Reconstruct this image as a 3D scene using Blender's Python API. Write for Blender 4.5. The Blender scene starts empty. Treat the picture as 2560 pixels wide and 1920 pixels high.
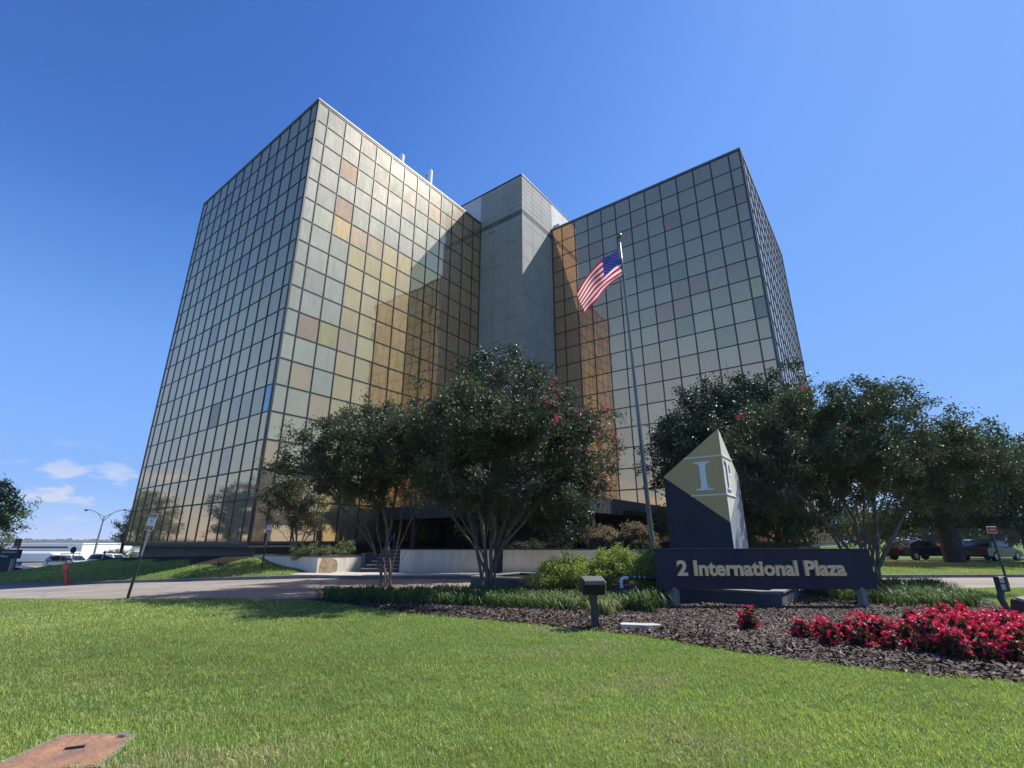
import bpy, math, random
import numpy as np
from mathutils import Vector, Matrix
R = math.radians
rng = np.random.default_rng(7)
random.seed(7)
sc = bpy.context.scene
COL = sc.collection

# ------------------------------------------------------------------ camera, sky, sun, exposure
cam = bpy.data.cameras.new('camera')
cam.sensor_width = 36.0
cam.lens = 17.046
cam.clip_start = 0.05
cam.clip_end = 9000
camo = bpy.data.objects.new('camera', cam)
COL.objects.link(camo)
camo.location = (0, 0, 1.6)
camo.rotation_euler = (R(90 + 18.038), 0, 0)
sc.camera = camo
SUN_AZ, SUN_EL = 68.0, 52.3            # azimuth clockwise from +Y
world = bpy.data.worlds.new('World')
sc.world = world
world.use_nodes = True
wn = world.node_tree
wn.nodes.clear()
wo = wn.nodes.new('ShaderNodeOutputWorld')
bg = wn.nodes.new('ShaderNodeBackground')
sky = wn.nodes.new('ShaderNodeTexSky')
sky.sky_type = 'NISHITA'
sky.sun_disc = False
sky.sun_elevation = R(SUN_EL)
sky.sun_rotation = R(SUN_AZ)
sky.altitude = 1500
sky.air_density = 1.0
sky.dust_density = 0.3
sky.ozone_density = 6.0
bg.inputs['Strength'].default_value = 0.097
# a few small fair-weather clouds low over the horizon, mixed into the sky
tc = wn.nodes.new('ShaderNodeTexCoord')
sep = wn.nodes.new('ShaderNodeSeparateXYZ')
wn.links.new(tc.outputs['Generated'], sep.inputs[0])
mp = wn.nodes.new('ShaderNodeMapping')
mp.inputs['Scale'].default_value = (17.0, 17.0, 40.0)
mp.inputs['Location'].default_value = (3.1, 1.7, 0.4)
wn.links.new(tc.outputs['Generated'], mp.inputs[0])
nz = wn.nodes.new('ShaderNodeTexNoise')
nz.inputs['Scale'].default_value = 1.0
nz.inputs['Detail'].default_value = 6.0
nz.inputs['Roughness'].default_value = 0.55
wn.links.new(mp.outputs[0], nz.inputs['Vector'])
cr = wn.nodes.new('ShaderNodeMapRange')
cr.inputs['From Min'].default_value = 0.53
cr.inputs['From Max'].default_value = 0.64
wn.links.new(nz.outputs[0], cr.inputs['Value'])
lo = wn.nodes.new('ShaderNodeMapRange')
lo.inputs['From Min'].default_value = 0.015
lo.inputs['From Max'].default_value = 0.05
wn.links.new(sep.outputs[2], lo.inputs['Value'])
hi = wn.nodes.new('ShaderNodeMapRange')
hi.inputs['From Min'].default_value = 0.15
hi.inputs['From Max'].default_value = 0.09
wn.links.new(sep.outputs[2], hi.inputs['Value'])
m1 = wn.nodes.new('ShaderNodeMath'); m1.operation = 'MULTIPLY'
m2 = wn.nodes.new('ShaderNodeMath'); m2.operation = 'MULTIPLY'
m3 = wn.nodes.new('ShaderNodeMath'); m3.operation = 'MULTIPLY'
m3.inputs[1].default_value = 0.75
wn.links.new(cr.outputs[0], m1.inputs[0]); wn.links.new(lo.outputs[0], m1.inputs[1])
wn.links.new(m1.outputs[0], m2.inputs[0]); wn.links.new(hi.outputs[0], m2.inputs[1])
wn.links.new(m2.outputs[0], m3.inputs[0])
mix = wn.nodes.new('ShaderNodeMix'); mix.data_type = 'RGBA'
wn.links.new(m3.outputs[0], mix.inputs['Factor'])
# camera-like response for the sky: deeper blue overhead, less glare at the horizon
sc1 = wn.nodes.new('ShaderNodeVectorMath'); sc1.operation = 'SCALE'; sc1.inputs['Scale'].default_value = 0.0975
sc2 = wn.nodes.new('ShaderNodeVectorMath'); sc2.operation = 'SCALE'; sc2.inputs['Scale'].default_value = 1 / 0.211
cv = wn.nodes.new('ShaderNodeRGBCurve')
for ch, pts_ in enumerate((
        [(0, 0), (.118, .058), (.154, .106), (.232, .185), (.57, .27), (1.05, .42), (2, .60)],
        [(0, 0), (.228, .170), (.291, .270), (.41, .385), (.95, .50), (1.34, .61), (2, .74)],
        [(0, 0), (.50, .56), (.64, .76), (.85, .93), (1.39, .95), (2, .97)])):
    c_ = cv.mapping.curves[ch]
    while len(c_.points) < len(pts_): c_.points.new(.5, .5)
    for pt_, (x_, y_) in zip(c_.points, pts_): pt_.location = (x_ / 2, y_); pt_.handle_type = 'AUTO_CLAMPED'
cv.mapping.update()
wn.links.new(sky.outputs[0], sc1.inputs[0])
wn.links.new(sc1.outputs[0], cv.inputs['Color'])
wn.links.new(cv.outputs[0], sc2.inputs[0])
wn.links.new(sc2.outputs[0], mix.inputs[6])
mix.inputs[7].default_value = (3.3, 3.4, 3.9, 1)
wn.links.new(mix.outputs[2], bg.inputs['Color'])
wn.links.new(bg.outputs[0], wo.inputs['Surface'])

sun = bpy.data.lights.new('sun', 'SUN')
sun.energy = 3.4
sun.angle = R(0.53)
sun.color = (1.0, 0.95, 0.87)
suno = bpy.data.objects.new('sun', sun)
COL.objects.link(suno)
sdir = Vector((math.sin(R(SUN_AZ)) * math.cos(R(SUN_EL)), math.cos(R(SUN_AZ)) * math.cos(R(SUN_EL)), math.sin(R(SUN_EL))))
suno.rotation_euler = sdir.to_track_quat('Z', 'Y').to_euler()
suno.location = sdir * 120
sc.view_settings.view_transform = 'Standard'
sc.view_settings.look = 'None'
sc.view_settings.exposure = 1.18
sc.view_settings.gamma = 1.0
sc.view_settings.use_curve_mapping = False
sc.cycles.use_denoising = True
sc.cycles.max_bounces = 8
sc.cycles.glossy_bounces = 5
sc.cycles.transparent_max_bounces = 4

# ------------------------------------------------------------------ materials
def newmat(name):
    m = bpy.data.materials.new(name)
    m.use_nodes = True
    nt = m.node_tree
    return m, nt, nt.nodes['Principled BSDF']

def noise(nt, scale, detail=4, rough=0.55, coord='Object', stretch=None):
    t = nt.nodes.new('ShaderNodeTexCoord')
    n = nt.nodes.new('ShaderNodeTexNoise')
    n.inputs['Scale'].default_value = scale
    n.inputs['Detail'].default_value = detail
    n.inputs['Roughness'].default_value = rough
    if coord == 'World':
        g = nt.nodes.new('ShaderNodeNewGeometry')
        src = g.outputs['Position']
    else:
        src = t.outputs[coord]
    if stretch:
        mpn = nt.nodes.new('ShaderNodeMapping')
        mpn.inputs['Scale'].default_value = stretch
        nt.links.new(src, mpn.inputs[0]); src = mpn.outputs[0]
    nt.links.new(src, n.inputs['Vector'])
    return n

def ramp(nt, fac, stops):
    r = nt.nodes.new('ShaderNodeValToRGB')
    e = r.color_ramp.elements
    while len(e) < len(stops): e.new(0.5)
    for k, (p, c) in enumerate(stops):
        e[k].position = p; e[k].color = (*c, 1)
    nt.links.new(fac, r.inputs[0])
    return r

def mixc(nt, fac, a, b, mode='MIX'):
    n = nt.nodes.new('ShaderNodeMix'); n.data_type = 'RGBA'; n.blend_type = mode
    if isinstance(fac, float): n.inputs['Factor'].default_value = fac
    else: nt.links.new(fac, n.inputs['Factor'])
    for k, x in ((6, a), (7, b)):
        if isinstance(x, tuple): n.inputs[k].default_value = (*x, 1)
        else: nt.links.new(x, n.inputs[k])
    return n.outputs[2]

def bump(nt, p, h, strength, dist):
    b = nt.nodes.new('ShaderNodeBump')
    b.inputs['Strength'].default_value = strength
    b.inputs['Distance'].default_value = dist
    nt.links.new(h, b.inputs['Height'])
    nt.links.new(b.outputs[0], p.inputs['Normal'])

def simple(name, c, rough=0.6, metal=0.0, var=0.25, scale=3.0, spec=0.5, bmp=0.0, coord='World'):
    m, nt, p = newmat(name)
    n = noise(nt, scale, 6, 0.6, coord)
    lo_ = tuple(x * (1 - var) for x in c); hi_ = tuple(min(1, x * (1 + var)) for x in c)
    r = ramp(nt, n.outputs[0], [(0.3, lo_), (0.7, hi_)])
    nt.links.new(r.outputs[0], p.inputs['Base Color'])
    p.inputs['Roughness'].default_value = rough
    p.inputs['Metallic'].default_value = metal
    p.inputs['Specular IOR Level'].default_value = spec
    if bmp:
        n2 = noise(nt, scale * 12, 3, 0.6, coord)
        bump(nt, p, n2.outputs[0], bmp, 0.02)
    return m

def weathered(name, c, rough, amt=0.22):
    # paint with faint vertical run-off streaks, blotches and fine grain
    m, nt, p = newmat(name)
    n1 = noise(nt, 1.1, 6, 0.6, 'World')
    n2 = noise(nt, 9.0, 5, 0.65, 'World', (1, 1, 0.07))
    n3 = noise(nt, 60, 3, 0.6, 'World')
    a = ramp(nt, n1.outputs[0], [(0.3, tuple(x * (1 - amt) for x in c)), (0.7, tuple(x * (1 + amt) for x in c))])
    b = ramp(nt, n2.outputs[0], [(0.3, (1 - amt,) * 3), (0.6, (1, 1, 1)), (0.8, (1 + amt * 1.5,) * 3)])
    x = mixc(nt, 1.0, a.outputs[0], b.outputs[0], 'MULTIPLY')
    nt.links.new(x, p.inputs['Base Color'])
    r = nt.nodes.new('ShaderNodeMapRange'); r.inputs['To Min'].default_value = rough - .08; r.inputs['To Max'].default_value = rough + .14
    nt.links.new(n1.outputs[0], r.inputs['Value']); nt.links.new(r.outputs[0], p.inputs['Roughness'])
    bump(nt, p, n3.outputs[0], 0.12, 0.004)
    p.inputs['Specular IOR Level'].default_value = 0.28
    return m

def leafmat(name, rough=0.45, trans=0.2, spec=0.5, shift=(1.25, 1.35, 0.6)):
    m, nt, p = newmat(name)
    a = nt.nodes.new('ShaderNodeAttribute'); a.attribute_name = 'tint'
    nt.links.new(a.outputs['Color'], p.inputs['Base Color'])
    p.inputs['Roughness'].default_value = rough
    p.inputs['Specular IOR Level'].default_value = spec
    tr = nt.nodes.new('ShaderNodeBsdfTranslucent')
    hs = mixc(nt, 1.0, a.outputs['Color'], shift, 'MULTIPLY')
    nt.links.new(hs, tr.inputs['Color'])
    mx = nt.nodes.new('ShaderNodeMixShader')
    mx.inputs[0].default_value = trans
    nt.links.new(p.outputs[0], mx.inputs[1]); nt.links.new(tr.outputs[0], mx.inputs[2])
    nt.links.new(mx.outputs[0], nt.nodes['Material Output'].inputs['Surface'])
    return m

def glassmat():
    m, nt, p = newmat('bronze_mirror_glass')
    oi = nt.nodes.new('ShaderNodeObjectInfo')
    at = nt.nodes.new('ShaderNodeAttribute'); at.attribute_name = 'tint'
    tint = mixc(nt, 1.0, oi.outputs['Color'], at.outputs['Color'], 'MULTIPLY')
    base = mixc(nt, 1.0, tint, (1.0, 0.56, 0.235), 'MULTIPLY')
    # weathered reflective film: streaks and mottling, a dusty diffuse share
    n1 = noise(nt, 1.3, 6, 0.65, 'World', (1, 1, 0.35))
    n2 = noise(nt, 5.0, 5, 0.7, 'World', (1, 1, 0.25))
    s = nt.nodes.new('ShaderNodeMath'); s.operation = 'MULTIPLY'
    nt.links.new(n1.outputs[0], s.inputs[0]); nt.links.new(n2.outputs[0], s.inputs[1])
    mr = nt.nodes.new('ShaderNodeMapRange')
    mr.inputs['From Min'].default_value = 0.16; mr.inputs['From Max'].default_value = 0.42
    mr.inputs['To Min'].default_value = 0.18; mr.inputs['To Max'].default_value = 0.29
    nt.links.new(s.outputs[0], mr.inputs['Value'])
    nt.links.new(base, p.inputs['Base Color'])
    p.inputs['Metallic'].default_value = 1.0
    p.inputs['Roughness'].default_value = 0.035
    wv = noise(nt, 0.55, 2, 0.4, 'World')
    bump(nt, p, wv.outputs[0], 0.22, 0.05)
    d = nt.nodes.new('ShaderNodeBsdfDiffuse')
    dc = mixc(nt, 1.0, tint, (0.82, 0.68, 0.50), 'MULTIPLY')
    nt.links.new(dc, d.inputs['Color'])
    mx = nt.nodes.new('ShaderNodeMixShader')
    nt.links.new(mr.outputs[0], mx.inputs[0])
    gl = nt.nodes.new('ShaderNodeBsdfAnisotropic')
    gl.inputs['Roughness'].default_value = 0.42
    gc = mixc(nt, 1.0, tint, (0.80, 0.69, 0.53), 'MULTIPLY')
    nt.links.new(gc, gl.inputs['Color'])
    mg = nt.nodes.new('ShaderNodeMixShader'); mg.inputs[0].default_value = 0.62
    nt.links.new(d.outputs[0], mg.inputs[1]); nt.links.new(gl.outputs[0], mg.inputs[2])
    nt.links.new(p.outputs[0], mx.inputs[1]); nt.links.new(mg.outputs[0], mx.inputs[2])
    nt.links.new(mx.outputs[0], nt.nodes['Material Output'].inputs['Surface'])
    return m

def concretemat(name, c, streak=0.18):
    m, nt, p = newmat(name)
    n1 = noise(nt, 0.5, 7, 0.62, 'World')
    n2 = noise(nt, 2.2, 6, 0.65, 'World', (1, 1, 0.08))
    n3 = noise(nt, 22, 4, 0.6, 'World')
    a = ramp(nt, n1.outputs[0], [(0.3, tuple(x * 0.86 for x in c)), (0.7, tuple(x * 1.1 for x in c))])
    b = ramp(nt, n2.outputs[0], [(0.35, (1 - streak,) * 3), (0.65, (1.0,) * 3)])
    e = ramp(nt, n3.outputs[0], [(0.3, (0.9,) * 3), (0.7, (1.0,) * 3)])
    x = mixc(nt, 1.0, a.outputs[0], b.outputs[0], 'MULTIPLY')
    x = mixc(nt, 1.0, x, e.outputs[0], 'MULTIPLY')
    nt.links.new(x, p.inputs['Base Color'])
    p.inputs['Roughness'].default_value = 0.85
    bump(nt, p, n3.outputs[0], 0.25, 0.01)
    return m

def stuccomat():
    m, nt, p = newmat('patched_stucco')
    n1 = noise(nt, 0.9, 7, 0.65, 'World')
    n2 = noise(nt, 4.0, 6, 0.7, 'World', (1, 1, 0.12))
    a = ramp(nt, n1.outputs[0], [(0.3, (0.68, 0.61, 0.52)), (0.7, (0.80, 0.73, 0.63))])
    b = ramp(nt, n2.outputs[0], [(0.38, (0.84, 0.82, 0.79)), (0.6, (1, 1, 1))])
    x = mixc(nt, 1.0, a.outputs[0], b.outputs[0], 'MULTIPLY')
    nt.links.new(x, p.inputs['Base Color'])
    p.inputs['Roughness'].default_value = 0.9
    n3 = noise(nt, 30, 3, 0.6, 'World'); bump(nt, p, n3.outputs[0], 0.3, 0.01)
    return m

def groundmat():
    m, nt, p = newmat('lawn_soil')
    n1 = noise(nt, 0.28, 5, 0.6, 'World')
    n2 = noise(nt, 2.5, 6, 0.7, 'World')
    n3 = noise(nt, 40, 4, 0.7, 'World')
    a = ramp(nt, n1.outputs[0], [(0.3, (0.085, 0.145, 0.040)), (0.55, (0.115, 0.180, 0.050)), (0.75, (0.165, 0.19, 0.070))])
    b = ramp(nt, n2.outputs[0], [(0.3, (0.72, 0.75, 0.7)), (0.7, (1.1, 1.1, 1.05))])
    e = ramp(nt, n3.outputs[0], [(0.3, (0.55, 0.6, 0.5)), (0.7, (1.2, 1.2, 1.1))])
    x = mixc(nt, 1.0, a.outputs[0], b.outputs[0], 'MULTIPLY')
    x = mixc(nt, 1.0, x, e.outputs[0], 'MULTIPLY')
    nt.links.new(x, p.inputs['Base Color'])
    p.inputs['Roughness'].default_value = 0.95
    p.inputs['Specular IOR Level'].default_value = 0.1
    bump(nt, p, n3.outputs[0], 0.8, 0.05)
    return m

def asphaltmat():
    m, nt, p = newmat('worn_asphalt')
    n1 = noise(nt, 0.7, 6, 0.65, 'World', (0.25, 1, 1))
    n2 = noise(nt, 60, 3, 0.7, 'World')
    a = ramp(nt, n1.outputs[0], [(0.3, (0.17, 0.152, 0.132)), (0.7, (0.31, 0.275, 0.235))])
    e = ramp(nt, n2.outputs[0], [(0.3, (0.75,) * 3), (0.7, (1.15,) * 3)])
    x = mixc(nt, 1.0, a.outputs[0], e.outputs[0], 'MULTIPLY')
    vo = nt.nodes.new('ShaderNodeTexVoronoi'); vo.feature = 'DISTANCE_TO_EDGE'; vo.inputs['Scale'].default_value = 0.45
    g = nt.nodes.new('ShaderNodeNewGeometry')
    wn_ = noise(nt, 1.6, 4, 0.6, 'World')
    ad = nt.nodes.new('ShaderNodeVectorMath'); ad.operation = 'ADD'
    nt.links.new(g.outputs['Position'], ad.inputs[0]); nt.links.new(wn_.outputs[1], ad.inputs[1])
    nt.links.new(ad.outputs[0], vo.inputs['Vector'])
    ck = ramp(nt, vo.outputs['Distance'], [(0.0, (0.45,) * 3), (0.018, (1, 1, 1))])
    x = mixc(nt, 1.0, x, ck.outputs[0], 'MULTIPLY')
    nt.links.new(x, p.inputs['Base Color'])
    p.inputs['Roughness'].default_value = 0.9
    bump(nt, p, n2.outputs[0], 0.4, 0.01)
    return m

def rustmat():
    m, nt, p = newmat('rusted_plate')
    n1 = noise(nt, 3.0, 7, 0.7, 'World', (1.6, 0.6, 1))
    n2 = noise(nt, 28, 5, 0.7, 'World')
    a = ramp(nt, n1.outputs[0], [(0.28, (0.11, 0.10, 0.10)), (0.45, (0.23, 0.13, 0.085)), (0.6, (0.33, 0.165, 0.09)), (0.76, (0.36, 0.29, 0.24))])
    e = ramp(nt, n2.outputs[0], [(0.3, (0.6,) * 3), (0.7, (1.15,) * 3)])
    x = mixc(nt, 1.0, a.outputs[0], e.outputs[0], 'MULTIPLY')
    nt.links.new(x, p.inputs['Base Color'])
    p.inputs['Roughness'].default_value = 0.75
    bump(nt, p, n2.outputs[0], 0.4, 0.01)
    return m

def chipmat():
    m, nt, p = newmat('mulch_chips')
    a = nt.nodes.new('ShaderNodeAttribute'); a.attribute_name = 'tint'
    nt.links.new(a.outputs['Color'], p.inputs['Base Color'])
    p.inputs['Roughness'].default_value = 0.85
    return m

M = {}
M['glass'] = glassmat()
M['mullion'] = simple('champagne_anodised_frame', (0.13, 0.115, 0.10), 0.36, 1.0, 0.12, 2.0)
M['coping'] = simple('metal_coping', (0.28, 0.28, 0.27), 0.45, 0.3, 0.1, 1.0)
M['backing'] = simple('facade_backing', (0.02, 0.02, 0.022), 0.8, 0, 0.1, 1.0)
M['concrete'] = concretemat('board_marked_concrete', (0.37, 0.36, 0.345), 0.10)
M['concrete_dark'] = concretemat('stained_concrete_band', (0.17, 0.165, 0.16), 0.5)
M['paint_light'] = concretemat('pale_painted_concrete', (0.60, 0.60, 0.58), 0.06)
M['base_wall'] = concretemat('base_concrete', (0.22, 0.21, 0.195))
M['stucco'] = stuccomat()
M['bare_patch'] = simple('exposed_brown_render', (0.38, 0.28, 0.18), 0.9, 0, 0.35, 4.0, 0.2, 0.4)
M['dark_fascia'] = simple('dark_navy_fascia', (0.035, 0.037, 0.045), 0.5, 0, 0.2, 2.0)
M['cap_dark'] = simple('dark_wall_cap', (0.05, 0.05, 0.055), 0.6, 0, 0.2, 2.0)
M['navy'] = weathered('navy_sign_paint', (0.022, 0.026, 0.046), 0.42)
M['navy_glare'] = weathered('navy_glare_paint', (0.36, 0.37, 0.39), 0.35, .12)  # sign navy lightened, sun glare put into the colour
M['gold_glare'] = weathered('gold_glare_paint', (0.74, 0.70, 0.60), 0.34, .05)  # sign gold washed out by painted glare
M['navy_slab'] = concretemat('navy_painted_planter', (0.075, 0.085, 0.105), 0.25)
M['slate_cap'] = simple('slate_capping', (0.17, 0.18, 0.17), 0.7, 0, 0.25, 3.0)
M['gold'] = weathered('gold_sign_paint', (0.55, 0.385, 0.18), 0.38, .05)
M['gold_letter'] = simple('gold_letter_paint', (0.84, 0.59, 0.31), 0.38, 0.12, 0.05, 3.0)
M['white'] = simple('white_paint', (0.78, 0.79, 0.80), 0.45, 0, 0.05, 3.0)
M['steel'] = simple('galvanised_steel', (0.36, 0.37, 0.38), 0.42, 0.7, 0.15, 3.0)
M['pole_green'] = simple('grey_green_pole_paint', (0.17, 0.19, 0.18), 0.32, 0.35, 0.12, 2.0)
M['post_dark'] = simple('dark_post_paint', (0.045, 0.042, 0.042), 0.55, 0.2, 0.2, 4.0)
M['black'] = simple('black_casing', (0.025, 0.026, 0.03), 0.5, 0.1, 0.2, 5.0)
M['red_paint'] = simple('red_orange_paint', (0.55, 0.06, 0.025), 0.4, 0, 0.2, 6.0)
M['orange_paint'] = simple('faded_orange_paint', (0.58, 0.15, 0.05), 0.5, 0, 0.25, 6.0)
M['sign_red'] = simple('sign_red', (0.50, 0.02, 0.06), 0.45, 0, 0.05, 4.0)
M['sign_maroon'] = simple('sign_maroon', (0.10, 0.035, 0.045), 0.45, 0, 0.1, 4.0)
M['asphalt'] = asphaltmat()
M['walk'] = concretemat('pale_sidewalk', (0.43, 0.40, 0.36), 0.1)
M['kerb'] = concretemat('worn_kerb', (0.21, 0.20, 0.185), 0.25)
M['stone'] = concretemat('pale_stone', (0.52, 0.51, 0.46), 0.2)
M['brick'] = simple('brown_brick', (0.23, 0.15, 0.12), 0.85, 0, 0.25, 9.0)
M['ground'] = groundmat()
M['mulch'] = simple('dark_mulch', (0.034, 0.027, 0.023), 0.95, 0, 0.5, 22.0, 0.1, 0.9)
M['chip'] = chipmat()
M['blade'] = leafmat('grass_blade', 0.45, 0.34, 0.4)
M['leaf'] = leafmat('crape_leaf', 0.52, 0.17, 0.34, (0.95, 1.2, 0.75))
M['holly'] = leafmat('holly_leaf', 0.42, 0.07, 0.4)
M['softleaf'] = leafmat('soft_leaf', 0.5, 0.28, 0.35)
M['petal'] = leafmat('petal', 0.5, 0.35, 0.3, (1.0, .9, 1.0))
M['bark'] = simple('smooth_bark', (0.15, 0.115, 0.09), 0.8, 0, 0.45, 5.0, 0.3, 0.4)
M['darkbark'] = simple('dark_bark', (0.07, 0.06, 0.052), 0.9, 0, 0.4, 6.0, 0.2, 0.6)
M['rust'] = rustmat()
M['pvc'] = simple('white_pvc', (0.72, 0.75, 0.78), 0.35, 0, 0.05, 4.0)
M['blackpipe'] = simple('black_pipe', (0.03, 0.033, 0.03), 0.4, 0, 0.2, 4.0)
M['brass'] = simple('brass', (0.35, 0.26, 0.12), 0.4, 0.7, 0.1, 4.0)
M['flag_red'] = leafmat('flag_cloth', 0.7, 0.4, 0.2, (1.05, 1.0, 1.0))
M['rail_blue'] = simple('blue_handrail', (0.05, 0.07, 0.28), 0.4, 0.2, 0.1, 4.0)
M['rubber'] = simple('rubber', (0.02, 0.02, 0.02), 0.8, 0, 0.1, 4.0)
M['carglass'] = simple('car_window', (0.012, 0.014, 0.018), 0.06, 0.0, 0.05, 4.0, 0.8)
M['car_grey'] = simple('dark_grey_car_paint', (0.055, 0.065, 0.085), 0.22, 0.5, 0.05, 2.0)
M['car_black'] = simple('black_car_paint', (0.02, 0.02, 0.028), 0.2, 0.3, 0.05, 2.0)
M['car_silver'] = simple('silver_car_paint', (0.55, 0.58, 0.62), 0.25, 0.5, 0.05, 2.0)
M['car_white'] = simple('white_car_paint', (0.75, 0.76, 0.77), 0.25, 0.1, 0.05, 2.0)
M['car_red'] = simple('red_car_paint', (0.40, 0.02, 0.03), 0.25, 0.2, 0.05, 2.0)
M['lamp_red'] = simple('tail_lamp', (0.45, 0.02, 0.02), 0.25, 0, 0.05, 2.0)
M['lamp_clear'] = simple('clear_lamp', (0.7, 0.7, 0.72), 0.1, 0.4, 0.05, 2.0)
M['roofmetal'] = simple('white_roof_sheet', (0.78, 0.78, 0.76), 0.5, 0, 0.05, 0.1)
M['far_wood'] = simple('far_woodland', (0.035, 0.058, 0.030), 0.95, 0, 0.5, 0.02, 0.1)
M['plain'] = simple('far_plain', (0.20, 0.19, 0.14), 0.95, 0, 0.35, 0.02, 0.1)

# ------------------------------------------------------------------ mesh helpers
WLOC = {}
def finish(name, me, parent=None, loc=None):
    o = bpy.data.objects.new(name, me)
    COL.objects.link(o)
    if parent is not None:
        o.parent = parent
    if loc is not None:
        o.location = loc
    return o

def tag(o, label=None, cat=None, group=None, kind=None):
    if label: o['label'] = label
    if cat: o['category'] = cat
    if group: o['group'] = group
    if kind: o['kind'] = kind
    return o

def thing(name, loc, label, cat, group=None):
    o = bpy.data.objects.new(name, None)
    COL.objects.link(o)
    o.location = loc
    o.empty_display_size = 0.2
    WLOC[o.name] = np.array(loc, float)
    return tag(o, label, cat, group)

def copy_tree(o, parent=None):
    c = o.copy(); COL.objects.link(c)
    if parent is not None: c.parent = parent
    for ch in list(o.children): copy_tree(ch, c)
    return c

class MB:
    """collects shapes in world coordinates; build() links them as one mesh"""
    def __init__(s): s.v = []; s.f = []; s.m = []; s.n = 0
    def add(s, V, F, mi=0):
        V = np.asarray(V, float)
        s.v.append(V)
        for f in F: s.f.append([i + s.n for i in f]); s.m.append(mi)
        s.n += len(V)
        return s
    def box(s, c, size, X=(1, 0, 0), Y=(0, 1, 0), Z=(0, 0, 1), mi=0, taper=1.0):
        c = np.array(c, float); X, Y, Z = [np.array(k, float) for k in (X, Y, Z)]
        hx, hy, hz = [k / 2 for k in size]
        V = []
        for z, t in ((-hz, 1.0), (hz, taper)):
            for x, y in ((-hx, -hy), (hx, -hy), (hx, hy), (-hx, hy)):
                V.append(c + X * x * t + Y * y * t + Z * z)
        return s.add(V, [(3, 2, 1, 0), (4, 5, 6, 7), (0, 1, 5, 4), (1, 2, 6, 5), (2, 3, 7, 6), (3, 0, 4, 7)], mi)
    def bb(s, x0, x1, y0, y1, z0, z1, mi=0):
        return s.box(((x0 + x1) / 2, (y0 + y1) / 2, (z0 + z1) / 2), (x1 - x0, y1 - y0, z1 - z0), mi=mi)
    def tube(s, path, radii, n=8, cap=True, mi=0):
        path = np.asarray(path, float)
        if np.isscalar(radii): radii = [radii] * len(path)
        T = np.gradient(path, axis=0); T /= np.linalg.norm(T, axis=1)[:, None] + 1e-9
        up = np.array([0, 0, 1.0]) if abs(T[0][2]) < 0.9 else np.array([1.0, 0, 0])
        rings = []
        for p, t, r in zip(path, T, radii):
            a = np.cross(up, t); a /= np.linalg.norm(a) + 1e-9; b = np.cross(t, a)
            up = b
            ang = np.arange(n) * 2 * np.pi / n
            rings.append(p + r * (np.cos(ang)[:, None] * a + np.sin(ang)[:, None] * b))
        V = np.concatenate(rings); F = []
        for k in range(len(path) - 1):
            for i in range(n):
                j = (i + 1) % n
                F.append((k * n + i, k * n + j, (k + 1) * n + j, (k + 1) * n + i))
        if cap:
            F.append(tuple(range(n))[::-1]); F.append(tuple((len(path) - 1) * n + i for i in range(n)))
        return s.add(V, F, mi)
    def lathe(s, c, prof, n=16, mi=0, X=(1, 0, 0), Y=(0, 1, 0), Z=(0, 0, 1)):
        c = np.array(c, float); X, Y, Z = [np.array(k, float) for k in (X, Y, Z)]
        V = []
        for r, z in prof:
            for i in range(n):
                a = 2 * math.pi * i / n
                V.append(c + X * r * math.cos(a) + Y * r * math.sin(a) + Z * z)
        F = []
        for k in range(len(prof) - 1):
            for i in range(n):
                j = (i + 1) % n
                F.append((k * n + i, k * n + j, (k + 1) * n + j, (k + 1) * n + i))
        F.append(tuple(range(n))[::-1]); F.append(tuple((len(prof) - 1) * n + i for i in range(n)))
        return s.add(V, F, mi)
    def prism(s, poly, o, X, Y, N, d, mi=0):
        """2-D outline (counter-clockwise, may be concave) in plane o+X*u+Y*v, extruded by d along N"""
        o, X, Y, N = [np.array(k, float) for k in (o, X, Y, N)]
        n = len(poly)
        A_ = [o + X * u + Y * v for u, v in poly]; B_ = [p + N * d for p in A_]
        F = [tuple(range(n))[::-1], tuple(range(n, 2 * n))] + [(i, (i + 1) % n, n + (i + 1) % n, n + i) for i in range(n)]
        return s.add(A_ + B_, F, mi)
    def build(s, name, mats, parent=None, smooth=False, bevel=0.0, loc=None):
        V = np.concatenate(s.v)
        off = np.zeros(3)
        if parent is not None: off = WLOC.get(parent.name, np.zeros(3))
        elif loc is not None: off = np.array(loc, float)
        V = V - off
        me = bpy.data.meshes.new(name)
        me.from_pydata(V.tolist(), [], s.f)
        if not isinstance(mats, (list, tuple)): mats = [mats]
        for m in mats: me.materials.append(m)
        if len(mats) > 1: me.polygons.foreach_set('material_index', s.m)
        if smooth: me.polygons.foreach_set('use_smooth', [True] * len(me.polygons))
        me.update()
        o = finish(name, me, parent, loc)
        if parent is not None: WLOC[o.name] = off
        elif loc is not None: WLOC[o.name] = np.array(loc, float)
        if bevel:
            b = o.modifiers.new('bevel', 'BEVEL'); b.width = bevel; b.segments = 2; b.limit_method = 'ANGLE'
        return o

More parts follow.
